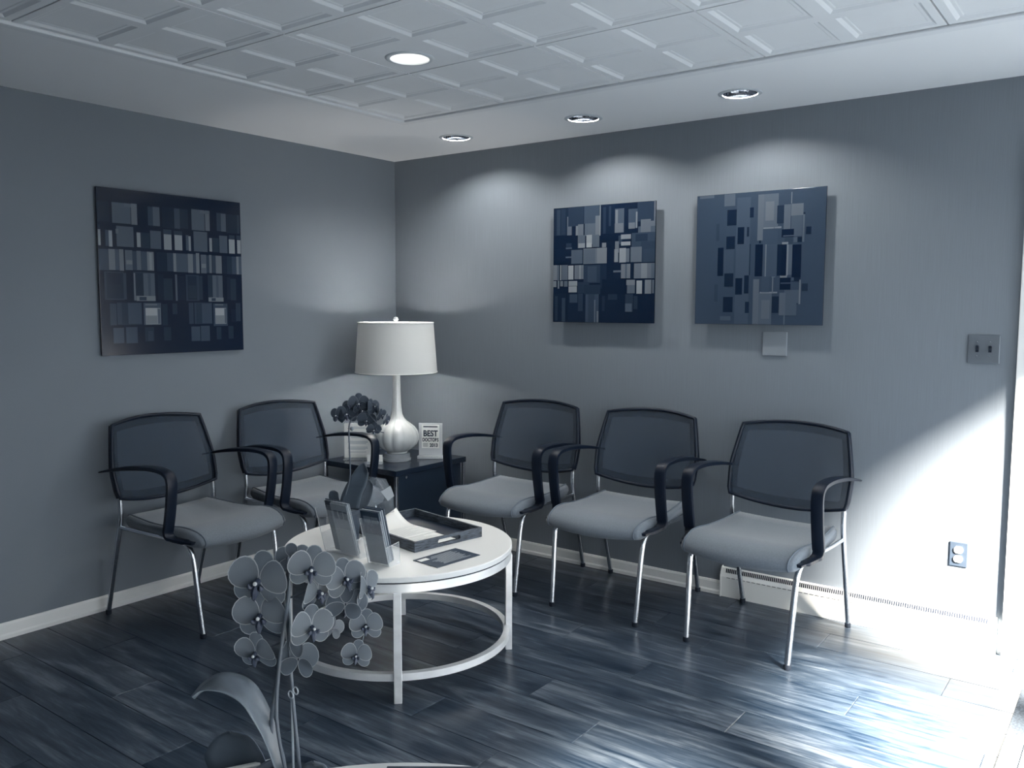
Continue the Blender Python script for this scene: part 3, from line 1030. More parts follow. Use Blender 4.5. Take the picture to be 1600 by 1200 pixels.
HZ = TT
HA, HB_ = Vector((1.453, -1.797, HZ)), Vector((1.669, -1.808, HZ))
RA, RB = math.radians(1), math.radians(6)
holder(HA, RA, 'wider clear holder with two leaflet stacks, left of the pair', .200)
holder(HB_, RB, 'narrow clear holder with one dark leaflet stack, right of the pair', .105)
def off(base, dx, dy, dz, rz):
    return (base.x + math.cos(rz) * dx - math.sin(rz) * dy, base.y + math.sin(rz) * dx + math.cos(rz) * dy, HZ + dz)
LH, LT = .218, -.26
leaflets(off(HA, -.012, .020, .0035, RA), RA, .100, LH, .014, LT, 'brochure_dark', 'dark leaflets half hidden at the left of the wide holder',
         [(-.046, -.010, .160, .200, 'brochure_mid'), (-.046, -.010, .110, .150, 'brochure_mid'), (-.046, .048, .006, .095, 'brochure_steel')])
leaflets(off(HA, .036, .0005, .0035, RA), RA, .092, LH, .017, LT, 'brochure_grey', 'pale grey leaflets at the front of the wide holder',
         [(-.034, -.014, .155, .190, 'brochure_mid'), (-.006, .014, .155, .190, 'brochure_mid'), (.020, .040, .155, .190, 'brochure_mid'), (-.0455, .0455, .004, .110, 'brochure_light')])
leaflets(off(HB_, 0, .0005, .0035, RB), RB, .088, LH, .036, LT, 'brochure_dark', 'dark leaflets with a pale photo band filling the narrow holder',
         [(-.034, -.003, .172, .198, 'brochure_steel'), (.001, .034, .172, .198, 'brochure_steel'), (-.0435, .0435, .075, .122, 'brochure_steel'), (-.0435, .0435, .004, .075, 'brochure_mid'), (-.010, .026, .030, .034, 'brochure_grey')])

# ================================================================== ORCHIDS
SMALL=[
((1.3063, -1.6829, 1.0154), 0.0717, (-0.005, -0.998, 0.07)),
((1.3367, -1.6594, 1.0221), 0.0849, (0.674, -0.738, -0.01)),
((1.3454, -1.6491, 1.0565), 0.0637, (0.242, -0.88, 0.408)),
((1.3727, -1.6279, 1.0645), 0.0849, (0.82, -0.573, -0.019)),
((1.3869, -1.6202, 1.0381), 0.069, (0.735, -0.64, -0.224)),
((1.4056, -1.6054, 1.0461), 0.0584, (-0.829, 0.54, 0.144)),
((1.4042, -1.6121, 0.9959), 0.077, (0.676, -0.726, -0.128)),
((1.4223, -1.5923, 1.0515), 0.069, (0.962, 0.097, 0.255)),
((1.4381, -1.5823, 1.0356), 0.0637, (0.644, 0.76, 0.09)),
((1.4519, -1.5741, 1.0172), 0.0531, (0.972, 0.158, -0.176)),
((1.4701, -1.5629, 0.9961), 0.0531, (0.903, 0.386, -0.19)),
((1.4296, -1.5973, 0.959), 0.061, (0.689, -0.575, -0.442)),
]
SSTEM= [(1.3513, -1.6865, 0.6838), (1.3618, -1.6698, 0.7631), (1.3531, -1.663, 0.8821), (1.3476, -1.6561, 0.9799), (1.3691, -1.6362, 1.0143), (1.4025, -1.6101, 1.025), (1.4274, -1.5945, 0.9986), (1.4413, -1.5864, 0.9775), (1.4547, -1.5777, 0.967)]
SBR= [(1.4413, -1.5864, 0.9775), (1.4383, -1.5911, 0.9563), (1.4644, -1.5728, 0.9458)]
BIG=[
((2.8776, -3.2536, 1.0306), 0.0915, (0.472, -0.881, 0.039)),
((2.875, -3.2496, 0.9724), 0.0819, (0.516, -0.857, -0.01)),
((2.8643, -3.2521, 0.9092), 0.066, (0.361, -0.916, -0.175)),
((2.9595, -3.2146, 1.0572), 0.0681, (0.743, -0.668, 0.039)),
((2.939, -3.1853, 1.008), 0.0639, (0.99, 0.099, -0.103)),
((2.9661, -3.1507, 1.0255), 0.0644, (0.909, -0.345, 0.233)),
((2.9683, -3.1536, 0.9852), 0.0644, (-0.388, 0.699, -0.6)),
((2.9808, -3.117, 1.0046), 0.0611, (0.94, 0.333, 0.079)),
((2.9493, -3.2083, 0.958), 0.0671, (0.966, -0.25, 0.072)),
((2.9539, -3.1688, 0.9448), 0.0374, (-0.147, 0.908, -0.392)),
((2.9898, -3.1294, 0.9463), 0.0502, (0.663, -0.725, 0.188)),
((2.9726, -3.1355, 0.8943), 0.0464, (0.631, -0.763, 0.139)),
((2.935, -3.2246, 0.9083), 0.065, (-0.257, 0.949, -0.185)),
((2.888, -3.1929, 1.0565), 0.0523, (-0.75, 0.65, 0.125)),
]
STAKE= [(2.9328, -3.237, 0.7002), (2.9193, -3.2265, 0.8838), (2.9055, -3.2173, 1.0571)]
ST1= [(2.9349, -3.2474, 0.7058), (2.9124, -3.2517, 0.8171), (2.9129, -3.2377, 0.9386), (2.9174, -3.2252, 1.0196), (2.9121, -3.2235, 1.0702)]
ST2= [(2.9419, -3.2303, 0.7003), (2.9357, -3.2292, 0.7512), (2.9229, -3.2278, 0.8481), (2.9087, -3.223, 0.9857), (2.9064, -3.2167, 1.0571), (2.9145, -3.2089, 1.0724)]
ST3= [(2.8981, -3.2509, 0.8072), (2.9021, -3.2394, 0.8837), (2.906, -3.2295, 0.9449)]
PED= [[(2.8985, -3.2121, 1.0387), (2.8811, -3.2234, 1.0541), (2.8643, -3.2388, 1.0283)], [(2.9016, -3.2161, 0.9822), (2.8848, -3.2281, 0.9873), (2.8691, -3.2415, 0.9719)], [(2.902, -3.2216, 0.9309), (2.8844, -3.2359, 0.9205), (2.8658, -3.2507, 0.9123)], [(2.8982, -3.2118, 1.0439), (2.9141, -3.1987, 1.0542), (2.9287, -3.1889, 1.045)], [(2.9016, -3.2144, 0.9976), (2.9208, -3.1989, 1.008), (2.9389, -3.1851, 1.0111)], [(2.9, -3.2108, 1.0408), (2.9398, -3.1813, 1.0389), (2.9697, -3.161, 1.0215), (2.9905, -3.1458, 1.0185), (3.0024, -3.1374, 1.0144)], [(2.9052, -3.2173, 0.9483), (2.9199, -3.2061, 0.9504), (2.934, -3.1956, 0.9505)], [(2.9086, -3.2184, 0.9155), (2.9142, -3.2154, 0.9052), (2.9194, -3.2121, 0.9001)], [(2.9504, -3.1781, 0.9978), (2.9663, -3.165, 1.0081), (2.9752, -3.1596, 0.9979)], [(2.9135, -3.2113, 0.9463), (2.9274, -3.1989, 0.9638), (2.9595, -3.173, 0.9824), (2.9804, -3.1579, 0.9773), (2.9981, -3.147, 0.9568)], [(2.9981, -3.147, 0.9568), (2.9971, -3.1507, 0.9312), (2.9941, -3.1552, 0.9106)]]
BL1=( [(2.9179, -3.2368, 0.6895), (2.9132, -3.2358, 0.7306), (2.9015, -3.2393, 0.7768), (2.8857, -3.2459, 0.8229), (2.8672, -3.2557, 0.8588), (2.8456, -3.2699, 0.8752), (2.8206, -3.2882, 0.8782), (2.7991, -3.3059, 0.8627), (2.7847, -3.3193, 0.8401)] ,
 [(2.9473, -3.2744, 0.7176), (2.9363, -3.2781, 0.7572), (2.9222, -3.2842, 0.7967), (2.907, -3.2922, 0.8264), (2.892, -3.3006, 0.8511), (2.8729, -3.3132, 0.8659), (2.8542, -3.3265, 0.8718), (2.8391, -3.3378, 0.8707), (2.8285, -3.3468, 0.8618)] )
BL2=( [(2.8128, -3.2219, 0.628), (2.763, -3.2556, 0.6583), (2.7389, -3.2691, 0.6984), (2.7502, -3.257, 0.7311), (2.7695, -3.2409, 0.7464)] ,
 [(2.8506, -3.2175, 0.6396), (2.8459, -3.2168, 0.6771), (2.8333, -3.2217, 0.7167), (2.8144, -3.2325, 0.7456), (2.788, -3.2511, 0.7562)] )
BL3=( [(2.949, -3.2391, 0.6856), (2.9487, -3.2354, 0.721), (2.9509, -3.2316, 0.7403), (2.9619, -3.2226, 0.7474)] ,
 [(3.0071, -3.2315, 0.7029), (3.0068, -3.2278, 0.7376), (3.0009, -3.2301, 0.7564), (2.9862, -3.2403, 0.7633)] )
SL1=( [(1.3295, -1.7099, 0.6311), (1.3407, -1.6942, 0.6972), (1.3647, -1.6689, 0.7633), (1.3877, -1.6467, 0.8083), (1.404, -1.6331, 0.8216)] ,
 [(1.4122, -1.6728, 0.636), (1.4198, -1.6612, 0.6886), (1.4338, -1.6449, 0.7412), (1.4356, -1.6386, 0.7859), (1.4207, -1.6452, 0.8252)] )
SL2=( [(1.3671, -1.6452, 0.6242), (1.3848, -1.6245, 0.6909), (1.3971, -1.6099, 0.7389), (1.4054, -1.6031, 0.7443)] ,
 [(1.4158, -1.6333, 0.629), (1.4304, -1.6174, 0.6741), (1.4341, -1.6092, 0.7218), (1.422, -1.6153, 0.7483)] )
SL3=( [(1.3125, -1.7226, 0.631), (1.2972, -1.729, 0.6759), (1.298, -1.7257, 0.6997), (1.3082, -1.7172, 0.7077)] ,
 [(1.3614, -1.7107, 0.6358), (1.3465, -1.7173, 0.6752), (1.3408, -1.7186, 0.7015), (1.3255, -1.7289, 0.7119)] )
FILM=( [(1.3647, -1.6187, 0.7635), (1.3818, -1.6144, 0.6887), (1.4128, -1.6018, 0.5953)] ,
 [(1.4467, -1.5471, 0.7458), (1.4745, -1.5345, 0.6735), (1.4825, -1.536, 0.6065)] )
TAG= [(1.4538, -1.5847, 0.6986), (1.4845, -1.5591, 0.7226), (1.4998, -1.5525, 0.6801), (1.4796, -1.5699, 0.6588)]

def petal_into(b, ang, L, Wd, base, cup, rim, inner, tilt=0.0, twist=0.0):
    """egg-shaped petal in the flower's plane (x right, y up, z towards the viewer)"""
    n = 18
    rings = [0.0, 0.45, 0.78, 0.935, 1.0]
    ca, sa = math.cos(ang), math.sin(ang)
    vs, fs, cs = [], [], []
    def P(t, rho):
        lx = Wd / 2 * math.sin(t) * rho * (1.0 + .18 * math.cos(t))
        ly = base + L / 2 - L / 2 * math.cos(t) * -1 * rho
        r2 = (lx / (Wd / 2)) ** 2
        z = cup * (ly / (base + L)) ** 2 - .10 * Wd * r2 + tilt * ly + twist * lx
        return (lx * ca + ly * sa, ly * ca - lx * sa, z)
    vs.append(P(0, 0))
    for rho in rings[1:]:
        for k in range(n): vs.append(P(2 * PI * k / n, rho))
    for k in range(n): fs.append((0, 1 + (k + 1) % n, 1 + k)); cs.append(inner)
    for i in range(3):
        for k in range(n):
            l = (k + 1) % n
            fs.append((1 + i * n + k, 1 + i * n + l, 1 + (i + 1) * n + l, 1 + (i + 1) * n + k))
            cs.append(rim if i == 2 else inner)
    o = len(b.v)
    b.v += vs; b.f += [tuple(q + o for q in f) for f in fs]; b.c += cs

def no_recalc_mesh(b, name, m):
    me = bpy.data.meshes.new(name)
    me.from_pydata(b.v, [], b.f)
    ca = me.color_attributes.new('Col', 'FLOAT_COLOR', 'CORNER')
    for p in me.polygons:
        for li in p.loop_indices: ca.data[li].color = (*b.c[p.index], 1)
    me.materials.append(MATS[m])
    me.polygons.foreach_set('use_smooth', [True] * len(me.polygons))
    me.update()
    return me

def flower_meshes(inner, sep, rim):
    b = MB()
    for a in (math.radians(4), math.radians(125), math.radians(-125)):
        petal_into(b, a, .47, .34, .02, -.05, rim, sep, tilt=-.04)
    for a in (math.radians(68), math.radians(-68)):
        petal_into(b, a, .48, .54, .02, .05, rim, inner, tilt=.05)
    fm = no_recalc_mesh(b, 'flower', 'petal')
    lb = MB()
    lb.tube([(0, .02, .02), (0, .0, .09), (0, -.05, .12)], [.05, .045, .02], 8)
    for s in (-1, 1):
        lb.tube(curve_pts([(s * .02, -.04, .05), (s * .09, -.07, .10), (s * .10, -.01, .16)], 4), [.03, .04, .045, .05, .05, .045, .035, .02, .008], 8)
    lb.tube(curve_pts([(0, -.04, .06), (0, -.14, .11), (0, -.24, .12), (0, -.29, .08)], 4), [.04, .05, .055, .06, .065, .06, .05, .04, .03, .02, .012, .008, .004], 8)
    lm = lb.mesh('lip', 'lip', True)
    cb_ = MB().lathe([(0, 0.10), (.030, .11), (.034, .13), (.022, .155), (0, .16)], 10)
    cm = cb_.mesh('flower_column', 'column', True)
    return fm, lm, cm

def put_flower(parent, meshes, pos, size, face, roll=0.0, origin=(0, 0, 0)):
    fz = Vector(face).normalized()
    up = Vector((0, 0, 1))
    fx = up.cross(fz)
    if fx.length < .05: fx = Vector((1, 0, 0))
    fx.normalize()
    fy = fz.cross(fx)
    R3 = Matrix((fx, fy, fz)).transposed() @ Matrix.Rotation(roll, 3, 'Z')
    o = bpy.data.objects.new('flower', meshes[0]); COL.objects.link(o)
    o.parent = parent
    o.matrix_local = Matrix.Translation(Vector(pos) - Vector(origin)) @ R3.to_4x4() @ Matrix.Scale(size, 4)
    for nm, me in (('lip', meshes[1]), ('flower_column', meshes[2])):
        c = bpy.data.objects.new(nm, me); COL.objects.link(c); c.parent = o
    return o

def leaf_sheet(parent, edges, m, origin, fold=.004, th=.0016, floor_z=None):
    A = curve_pts(edges[0], 8); B_ = curve_pts(edges[1], 8)
    O = Vector(origin)
    b = MB()
    k = 6
    mA = len(A)
    vs, fs = [], []
    for i in range(mA):
        nrm = Vector((0, 0, 0))
        t = A[min(i + 1, mA - 1)] - A[max(i - 1, 0)]
        w = B_[i] - A[i]
        nrm = t.cross(w)
        nrm = nrm.normalized() if nrm.length > 1e-9 else Vector((0, 0, 1))
        for j in range(k + 1):
            u = j / k
            q = A[i].lerp(B_[i], u) + nrm * fold * (1 - (2 * u - 1) ** 2)
            if floor_z is not None: q.z = max(q.z, floor_z + .004)
            vs.append(q - O)
    for i in range(mA - 1):
        for j in range(k):
            a = i * (k + 1) + j
            fs.append((a, a + 1, a + k + 2, a + k + 1))
    b.add(vs, fs)
    o = b.build('leaf', m, parent, smooth=True, angle=80)
    s_ = o.modifiers.new('solid', 'SOLIDIFY'); s_.thickness = th; s_.offset = 0
    return o

def rel(pts, origin): return [Vector(q) - Vector(origin) for q in pts]

def stem_mesh(parent, pts, r, m, origin, name='stem'):
    return MB().tube(curve_pts(rel(pts, origin), 6), r, 8).build(name, m, parent, smooth=True)

rn = random.Random(11)
# orchid on the coffee table
SO = (1.322, -1.655, TT)
so1 = empty('potted_orchid', SO, 0, 'small potted orchid with dark flowers on the coffee table behind the leaflets', 'orchid', 'potted orchids')
MB().lathe([(0, 0), (.046, 0), (.048, .004), (.058, .125), (.062, .127), (.062, .140), (.056, .140), (.054, .125), (0, .120)], 32).build('pot', 'pot_dark', so1, smooth=True, angle=40)
MB().lathe([(0, .132), (.030, .131), (.054, .124)], 24).build('moss', 'moss', so1, smooth=True)
SM = flower_meshes((0.060, 0.078, 0.105), (0.045, 0.062, 0.088), (0.12, 0.145, 0.175))
for (q, s, fc) in SMALL:
    put_flower(so1, SM, q, s * 1.1, fc, rn.uniform(-.25, .25), SO)
stem_mesh(so1, [(1.325, -1.655, TT + .12)] + SSTEM, .0032, 'stem', SO)
stem_mesh(so1, SBR, .002, 'stem', SO)
MB().lathe([(0, -.010), (.007, -.006), (.009, 0), (.007, .006), (0, .010)], 12).build('bud', 'bud', so1, smooth=True).location = Vector((1.358, -1.652, .962)) - Vector(SO)
leaf_sheet(so1, SL1, 'leaf_dark', SO)
leaf_sheet(so1, SL2, 'leaf', SO)
leaf_sheet(so1, SL3, 'leaf_dark', SO)
fo = leaf_sheet(so1, FILM, 'film', SO, fold=.012, th=.0004)
fo.name = 'plastic_wrap'
tg = [Vector(q) - Vector(SO) for q in TAG]
tc_ = sum(tg, Vector()) / 4
tn = (tg[1] - tg[0]).cross(tg[2] - tg[1]).normalized()
b = MB(); vs = [q + tn * s for s in (-.0005, .0005) for q in tg]
b.add(vs, [(0, 1, 2, 3), (7, 6, 5, 4), (0, 1, 5, 4), (1, 2, 6, 5), (2, 3, 7, 6), (3, 0, 4, 7)])
b.build('care_tag', 'brochure_pale', so1)

# foreground orchid on the round end table by the camera
EX, EY, EZ, ER = 3.290, -3.436, 0.656, 0.53
et = empty('end_table', (EX, EY, 0), 0, 'round white-topped end table at the bottom edge, carrying the large orchid', 'table')
MB().lathe([(0, EZ - .02), (ER - .002, EZ - .02), (ER, EZ - .018), (ER, EZ - .002), (ER - .002, EZ), (0, EZ)], 96).build('table_top', 'table_white', et, smooth=True, angle=30)
for k in range(4):
    a = math.radians(40 + 90 * k)
    c = Vector((math.cos(a), math.sin(a), 0)) * (ER - .06)
    MB().obox(c + Vector((0, 0, (EZ - .02) / 2)), (.014, 0, 0), (0, .014, 0), (0, 0, (EZ - .02) / 2)).build('leg', 'table_metal', et, bevel=.002)
ET = EZ + .0006
BO = (2.932, -3.246, ET)
bo = empty('potted_orchid', BO, 0, 'large orchid in the foreground with two flower spikes and a long arching leaf', 'orchid', 'potted orchids')
MB().lathe([(0, 0), (.042, 0), (.044, .003), (.054, .062), (.057, .063), (.057, .072), (.052, .072), (.050, .062), (0, .058)], 32).build('pot', 'pot_dark', bo, smooth=True, angle=40)
MB().lathe([(0, .068), (.028, .067), (.050, .062)], 24).build('moss', 'moss', bo, smooth=True)
BM = flower_meshes((0.145, 0.172, 0.205), (0.115, 0.140, 0.170), (0.40, 0.43, 0.46))
BP = flower_meshes((0.36, 0.39, 0.42), (0.32, 0.35, 0.38), (0.62, 0.65, 0.67))
for i, (q, s, fc) in enumerate(BIG):
    put_flower(bo, BP if i == 9 else BM, q, s * 1.12, fc, rn.uniform(-.12, .12), BO)
mo = (2.934, -3.246, ET + .06)
stem_mesh(bo, [mo] + ST1, .0030, 'stem', BO)
stem_mesh(bo, [(2.940, -3.240, ET + .06)] + ST2, .0030, 'stem', BO)
stem_mesh(bo, [(2.925, -3.246, ET + .06), (2.905, -3.251, .75)] + ST3, .0030, 'stem', BO)
stem_mesh(bo, [(2.936, -3.240, ET + .06)] + STAKE, .0020, 'stake', BO, 'stake')
for i, pl_ in enumerate(PED):
    if i in (5, 8, 9, 10): pl_ = [Vector(q) + Vector((-.595, .799, -.05)) * .045 * min(1, k + (i != 5)) for k, q in enumerate(pl_)]
    stem_mesh(bo, pl_, .0016, 'stem', BO, 'flower_stalk')
kn = MB()
for s in (-1, 1):
    kn.tube([(s * .006 + .006 * math.cos(2 * PI * k / 10), 0, .005 * s + .006 * math.sin(2 * PI * k / 10)) for k in range(10)], .0012, 6, closed=True)
kn.build('tie_clip', 'stake', bo).location = Vector((2.930, -3.232, .8546)) - Vector(BO)
leaf_sheet(bo, BL1, 'leaf', BO, fold=-.006, floor_z=ET)
leaf_sheet(bo, BL2, 'leaf_mid', BO, floor_z=ET)
leaf_sheet(bo, BL3, 'leaf', BO, floor_z=ET)

# card and magazine beside it
cd_dir = Vector((.49, .87, 0)).normalized(); cd_n = Vector((.87, -.49, 0))
ca_ = empty('framed_card', (2.812, -3.248, ET), math.atan2(.87, .49), 'small white-edged card standing left of the large orchid', 'card')
MB().box(-.05, .05, -.003, .003, 0, .044).build('card_body', 'paper', ca_)
MB().box(-.047, .044, -.0036, -.0029, .004, .040).build('card_picture', 'brochure_grey', ca_)
mg = empty('magazine', (3.135, -3.112, ET), math.radians(36.7), 'dark magazine lying on the end table at the bottom edge', 'magazine')
MB().box(-.104, .104, -.138, .138, .001, .011).build('pages', 'paper', mg)
MB().box(-.105, .105, -.140, .140, .011, .0125).build('cover', 'brochure_dark', mg)
MB().box(-.105, .105, -.140, .140, 0, .001).build('back_cover', 'brochure_dark', mg)

# ================================================================== WALL ART
def art(name, label, u0, u1, z0, z1, wall, bgc, quads, standoff):
    """flat square picture; quads in 0..1 (u from left, v from top) with grey level"""
    t = empty(name, (0, 0, 0), 0, label, 'picture', 'abstract square pictures')
    th = .008
    w, h = abs(u1 - u0), z1 - z0
    if wall == 'left':
        t.location = (0.0, (u0 + u1) / 2, z0); t.rotation_euler = (0, 0, PI / 2)
    else:
        t.location = ((u0 + u1) / 2, 0, z0)
    s0 = standoff
    MB().box(-w / 2, w / 2, -s0 - th, -s0, 0, h).build('panel', 'art_panel', t, bevel=.001)
    b = MB()
    yb = -s0 - th - .0002
    b.add([(-w / 2 + .001, yb, .001), (w / 2 - .001, yb, .001), (w / 2 - .001, yb, h - .001), (-w / 2 + .001, yb, h - .001)], [(0, 1, 2, 3)], art_col(bgc))
    for i, (a0, a1, b0, b1, g) in enumerate(quads):
        a0, a1 = max(.002, min(.998, a0)), max(.002, min(.998, a1)); b0, b1 = max(.002, min(.998, b0)), max(.002, min(.998, b1))
        yy = yb - .00012 * (1 + i % 12) - .00001 * i
        x0, x1, zz0, zz1 = -w / 2 + a0 * w, -w / 2 + a1 * w, h - b1 * h, h - b0 * h
        b.add([(x0, yy, zz0), (x1, yy, zz0), (x1, yy, zz1), (x0, yy, zz1)], [(0, 1, 2, 3)], art_col(g))
    me = no_recalc_mesh(b, 'print', 'art_print')
    me.polygons.foreach_set('use_smooth', [False] * len(me.polygons))
    o = bpy.data.objects.new('print', me); COL.objects.link(o); o.parent = t
    o['kind'] = 'stuff'
    for sx in (-1, 1):
        for sz in (.12, .88):
            MB().box(sx * w * .38 - .012, sx * w * .38 + .012, -s0, 0, sz * h - .012, sz * h + .012).build('standoff', 'black_plastic', t)
    return t

def art_col(g):
    c = duo_lin(g, ART_K)
    l = .2 * c[0] + .7 * c[1] + .1 * c[2]
    return tuple(x * .85 + l * .15 for x in c)
ART_K = 1.0

def unwarp(px, xl, xr, tl, tr, bl, br):
    out = []
    for (x0, x1, y0, y1, g) in px:
        u0, u1 = (x0 - xl) / (xr - xl), (x1 - xl) / (xr - xl)
        um = (u0 + u1) / 2
        t, bt = tl + (tr - tl) * um, bl + (br - bl) * um
        out.append((u0, u1, (y0 - t) / (bt - t), (y1 - t) / (bt - t), g))
    return out
A1 = [(85,110,170,300,.12),(110,165,175,300,.07),(180,285,185,312,.33),(250,320,190,212,.36),(288,322,190,320,.42),(385,415,208,325,.22),(415,456,210,328,.34),(470,540,210,340,.06),(545,580,220,345,.26),(580,632,225,345,.12),
 (655,740,228,357,.34),(710,775,235,255,.37),(745,775,235,360,.40),(822,852,250,362,.20),(852,886,255,366,.33),(890,970,262,378,.10),(965,980,265,380,.2),
 (88,112,347,447,.50),(84,110,318,340,.15),(138,158,352,452,.25),(157,176,355,456,.52),(200,297,330,457,.33),(196,212,345,375,.38),(315,337,368,459,.52),(340,392,370,466,.14),(395,460,358,470,.32),(475,525,350,378,.2),(477,524,380,476,.52),(540,592,360,385,.18),(543,591,385,479,.54),(615,632,385,480,.3),(632,646,392,484,.5),(665,755,365,489,.33),(768,786,405,489,.5),(790,832,405,493,.16),(836,891,392,499,.32),(903,944,415,503,.54),(905,944,390,412,.2),(961,986,420,504,.54),(958,986,392,416,.2),
 (93,150,470,602,.24),(152,188,470,601,.42),(189,210,472,602,.28),(211,236,472,606,.42),(244,286,477,602,.36),(250,284,540,566,.44),(287,310,484,602,.22),(310,335,482,602,.38),(337,374,486,604,.26),(372,412,488,606,.44),(385,400,495,600,.5),(430,490,492,610,.08),(492,532,496,610,.22),(531,549,498,613,.45),(549,622,500,616,.30),(623,656,502,620,.44),(657,676,504,621,.26),(676,698,498,624,.44),(707,744,508,624,.36),(712,740,565,590,.44),(745,764,512,622,.2),(764,781,510,623,.4),(784,810,514,623,.22),(808,849,516,626,.42),(855,882,516,628,.08),(884,922,520,631,.14),(920,954,522,632,.24),(952,969,522,633,.44),(968,988,522,634,.3),
 (122,232,612,788,.20),(134,228,618,780,.10),(146,216,622,690,.07),(146,216,690,778,.14),(232,246,620,786,.22),(286,415,615,795,.16),(289,298,620,792,.42),(300,345,622,780,.10),(345,412,622,768,.34),(372,388,625,765,.28),(300,414,764,796,.44),(318,360,770,792,.2),(430,466,630,790,.06),(466,520,655,792,.15),(538,550,630,796,.34),(550,600,640,790,.05),(606,692,634,796,.19),(618,676,640,790,.09),(622,674,700,780,.14),(692,715,640,790,.15),(750,852,636,800,.14),(782,850,638,778,.34),(806,822,640,776,.28),(752,854,776,802,.44),(772,800,780,798,.2),(880,905,650,790,.07),(905,944,660,795,.14),
 (148,184,812,948,.2),(188,330,806,944,.2),(214,250,806,940,.13),(250,326,808,940,.26),(340,446,808,946,.28),(350,422,814,824,.4),(350,440,840,944,.5),(352,420,840,888,.58),(352,420,889,938,.46),(424,438,845,940,.34),(450,484,815,950,.12),(515,545,812,880,.15),(620,650,808,942,.2),(656,774,808,942,.2),(668,704,812,938,.16),(706,770,814,938,.26),(782,880,815,955,.24),(795,852,818,826,.38),(794,870,842,942,.5),(796,856,844,888,.58),(796,856,890,938,.46),(858,868,846,938,.32),(905,940,850,930,.05),(938,972,812,926,.17),
 (162,222,964,1062,.25),(234,300,960,1062,.25),(344,398,960,1050,.14),(362,392,985,1048,.2),(458,502,962,1046,.13),(632,690,958,1050,.26),(694,754,954,1050,.26),(800,832,962,1040,.15),(882,918,956,1036,.14)]
art('wall_picture', 'large dark picture of rows of pale blocks, alone on the left wall', -1.992, -1.204, 1.230, 2.021, 'left', 0.01, unwarp(A1, 97, 990, 83, 190, 1142, 1106), .014)

A2 = [(62,140,160,300,.10),(75,95,165,298,.2),(100,125,160,296,.15),(135,160,200,298,.36),(140,225,150,250,.16),(183,225,248,298,.42),(195,225,240,300,.38),(228,310,140,235,.26),(232,312,235,300,.33),(250,285,238,345,.34),(290,316,195,295,.40),(312,318,138,300,.44),(318,390,135,300,.05),(330,345,150,290,.14),(360,372,145,250,.16),(392,440,158,285,.30),(395,408,165,270,.42),(392,436,235,284,.40),(440,470,140,250,.05),(462,508,160,262,.26),(464,496,232,264,.40),(500,508,175,260,.44),(508,590,120,225,.17),(525,575,215,282,.38),(512,602,250,310,.3),(572,604,170,250,.38),(590,606,118,200,.40),
 (62,195,300,450,.02),(130,160,340,360,.14),(128,162,362,372,.28),(195,235,298,365,.33),(198,234,340,364,.47),(242,272,296,362,.50),(243,270,338,362,.54),(275,312,298,360,.33),(318,412,290,330,.02),(326,348,338,362,.42),(412,432,300,345,.2),(425,476,294,318,.47),(426,474,332,352,.50),(395,415,330,390,.38),(480,600,284,360,.22),(500,560,292,330,.14),(528,600,330,440,.18),(476,532,360,440,.36),
 (62,160,372,446,.03),(128,162,410,418,.3),(160,222,375,448,.30),(162,174,380,446,.44),(180,206,376,446,.38),(226,352,366,448,.37),(228,290,372,446,.33),(300,352,364,446,.42),(354,390,348,560,.02),(392,412,372,440,.44),(418,452,366,442,.48),(452,470,368,440,.36),(540,600,370,440,.2),
 (55,80,456,536,.42),(80,92,456,536,.33),(97,103,456,536,.5),(106,140,455,534,.34),(143,172,458,532,.52),(178,228,456,530,.38),(205,212,456,530,.46),(228,320,455,550,.16),(250,300,462,545,.22),(318,352,450,580,.08),(388,428,484,494,.34),(428,476,450,526,.40),(450,458,450,526,.30),(476,492,440,530,.05),(494,606,446,526,.38),(530,560,446,526,.44),(580,606,446,526,.33),
 (55,76,540,572,.44),(84,92,538,580,.42),(98,114,540,568,.40),(120,140,540,570,.34),(146,194,540,566,.48),(146,192,568,600,.50),(196,260,545,604,.14),(232,320,560,610,.12),(330,454,530,610,.02),(456,500,534,562,.42),(460,500,562,606,.34),(508,536,538,608,.52),(538,550,532,608,.04),(550,582,534,608,.42),(586,596,534,606,.36),
 (55,132,606,758,.05),(68,84,620,750,.15),(108,128,630,755,.2),(140,240,606,760,.05),(152,196,610,655,.22),(200,226,606,700,.16),(204,214,640,700,.28),(240,312,600,762,.24),(255,290,604,760,.19),(288,294,640,762,.36),(302,312,700,762,.38),(314,450,610,764,.03),(330,345,620,700,.1),(362,410,600,640,.12),(452,492,610,704,.16),(452,486,660,704,.30),(495,515,620,690,.14),(520,590,610,766,.02)]
art('wall_picture', 'smaller dark picture with many grey blocks, middle of the three pictures', 1.273, 1.908, 1.382, 2.015, 'back', 0.03, unwarp(A2, 57, 598, 158, 117, 758, 767), .034)

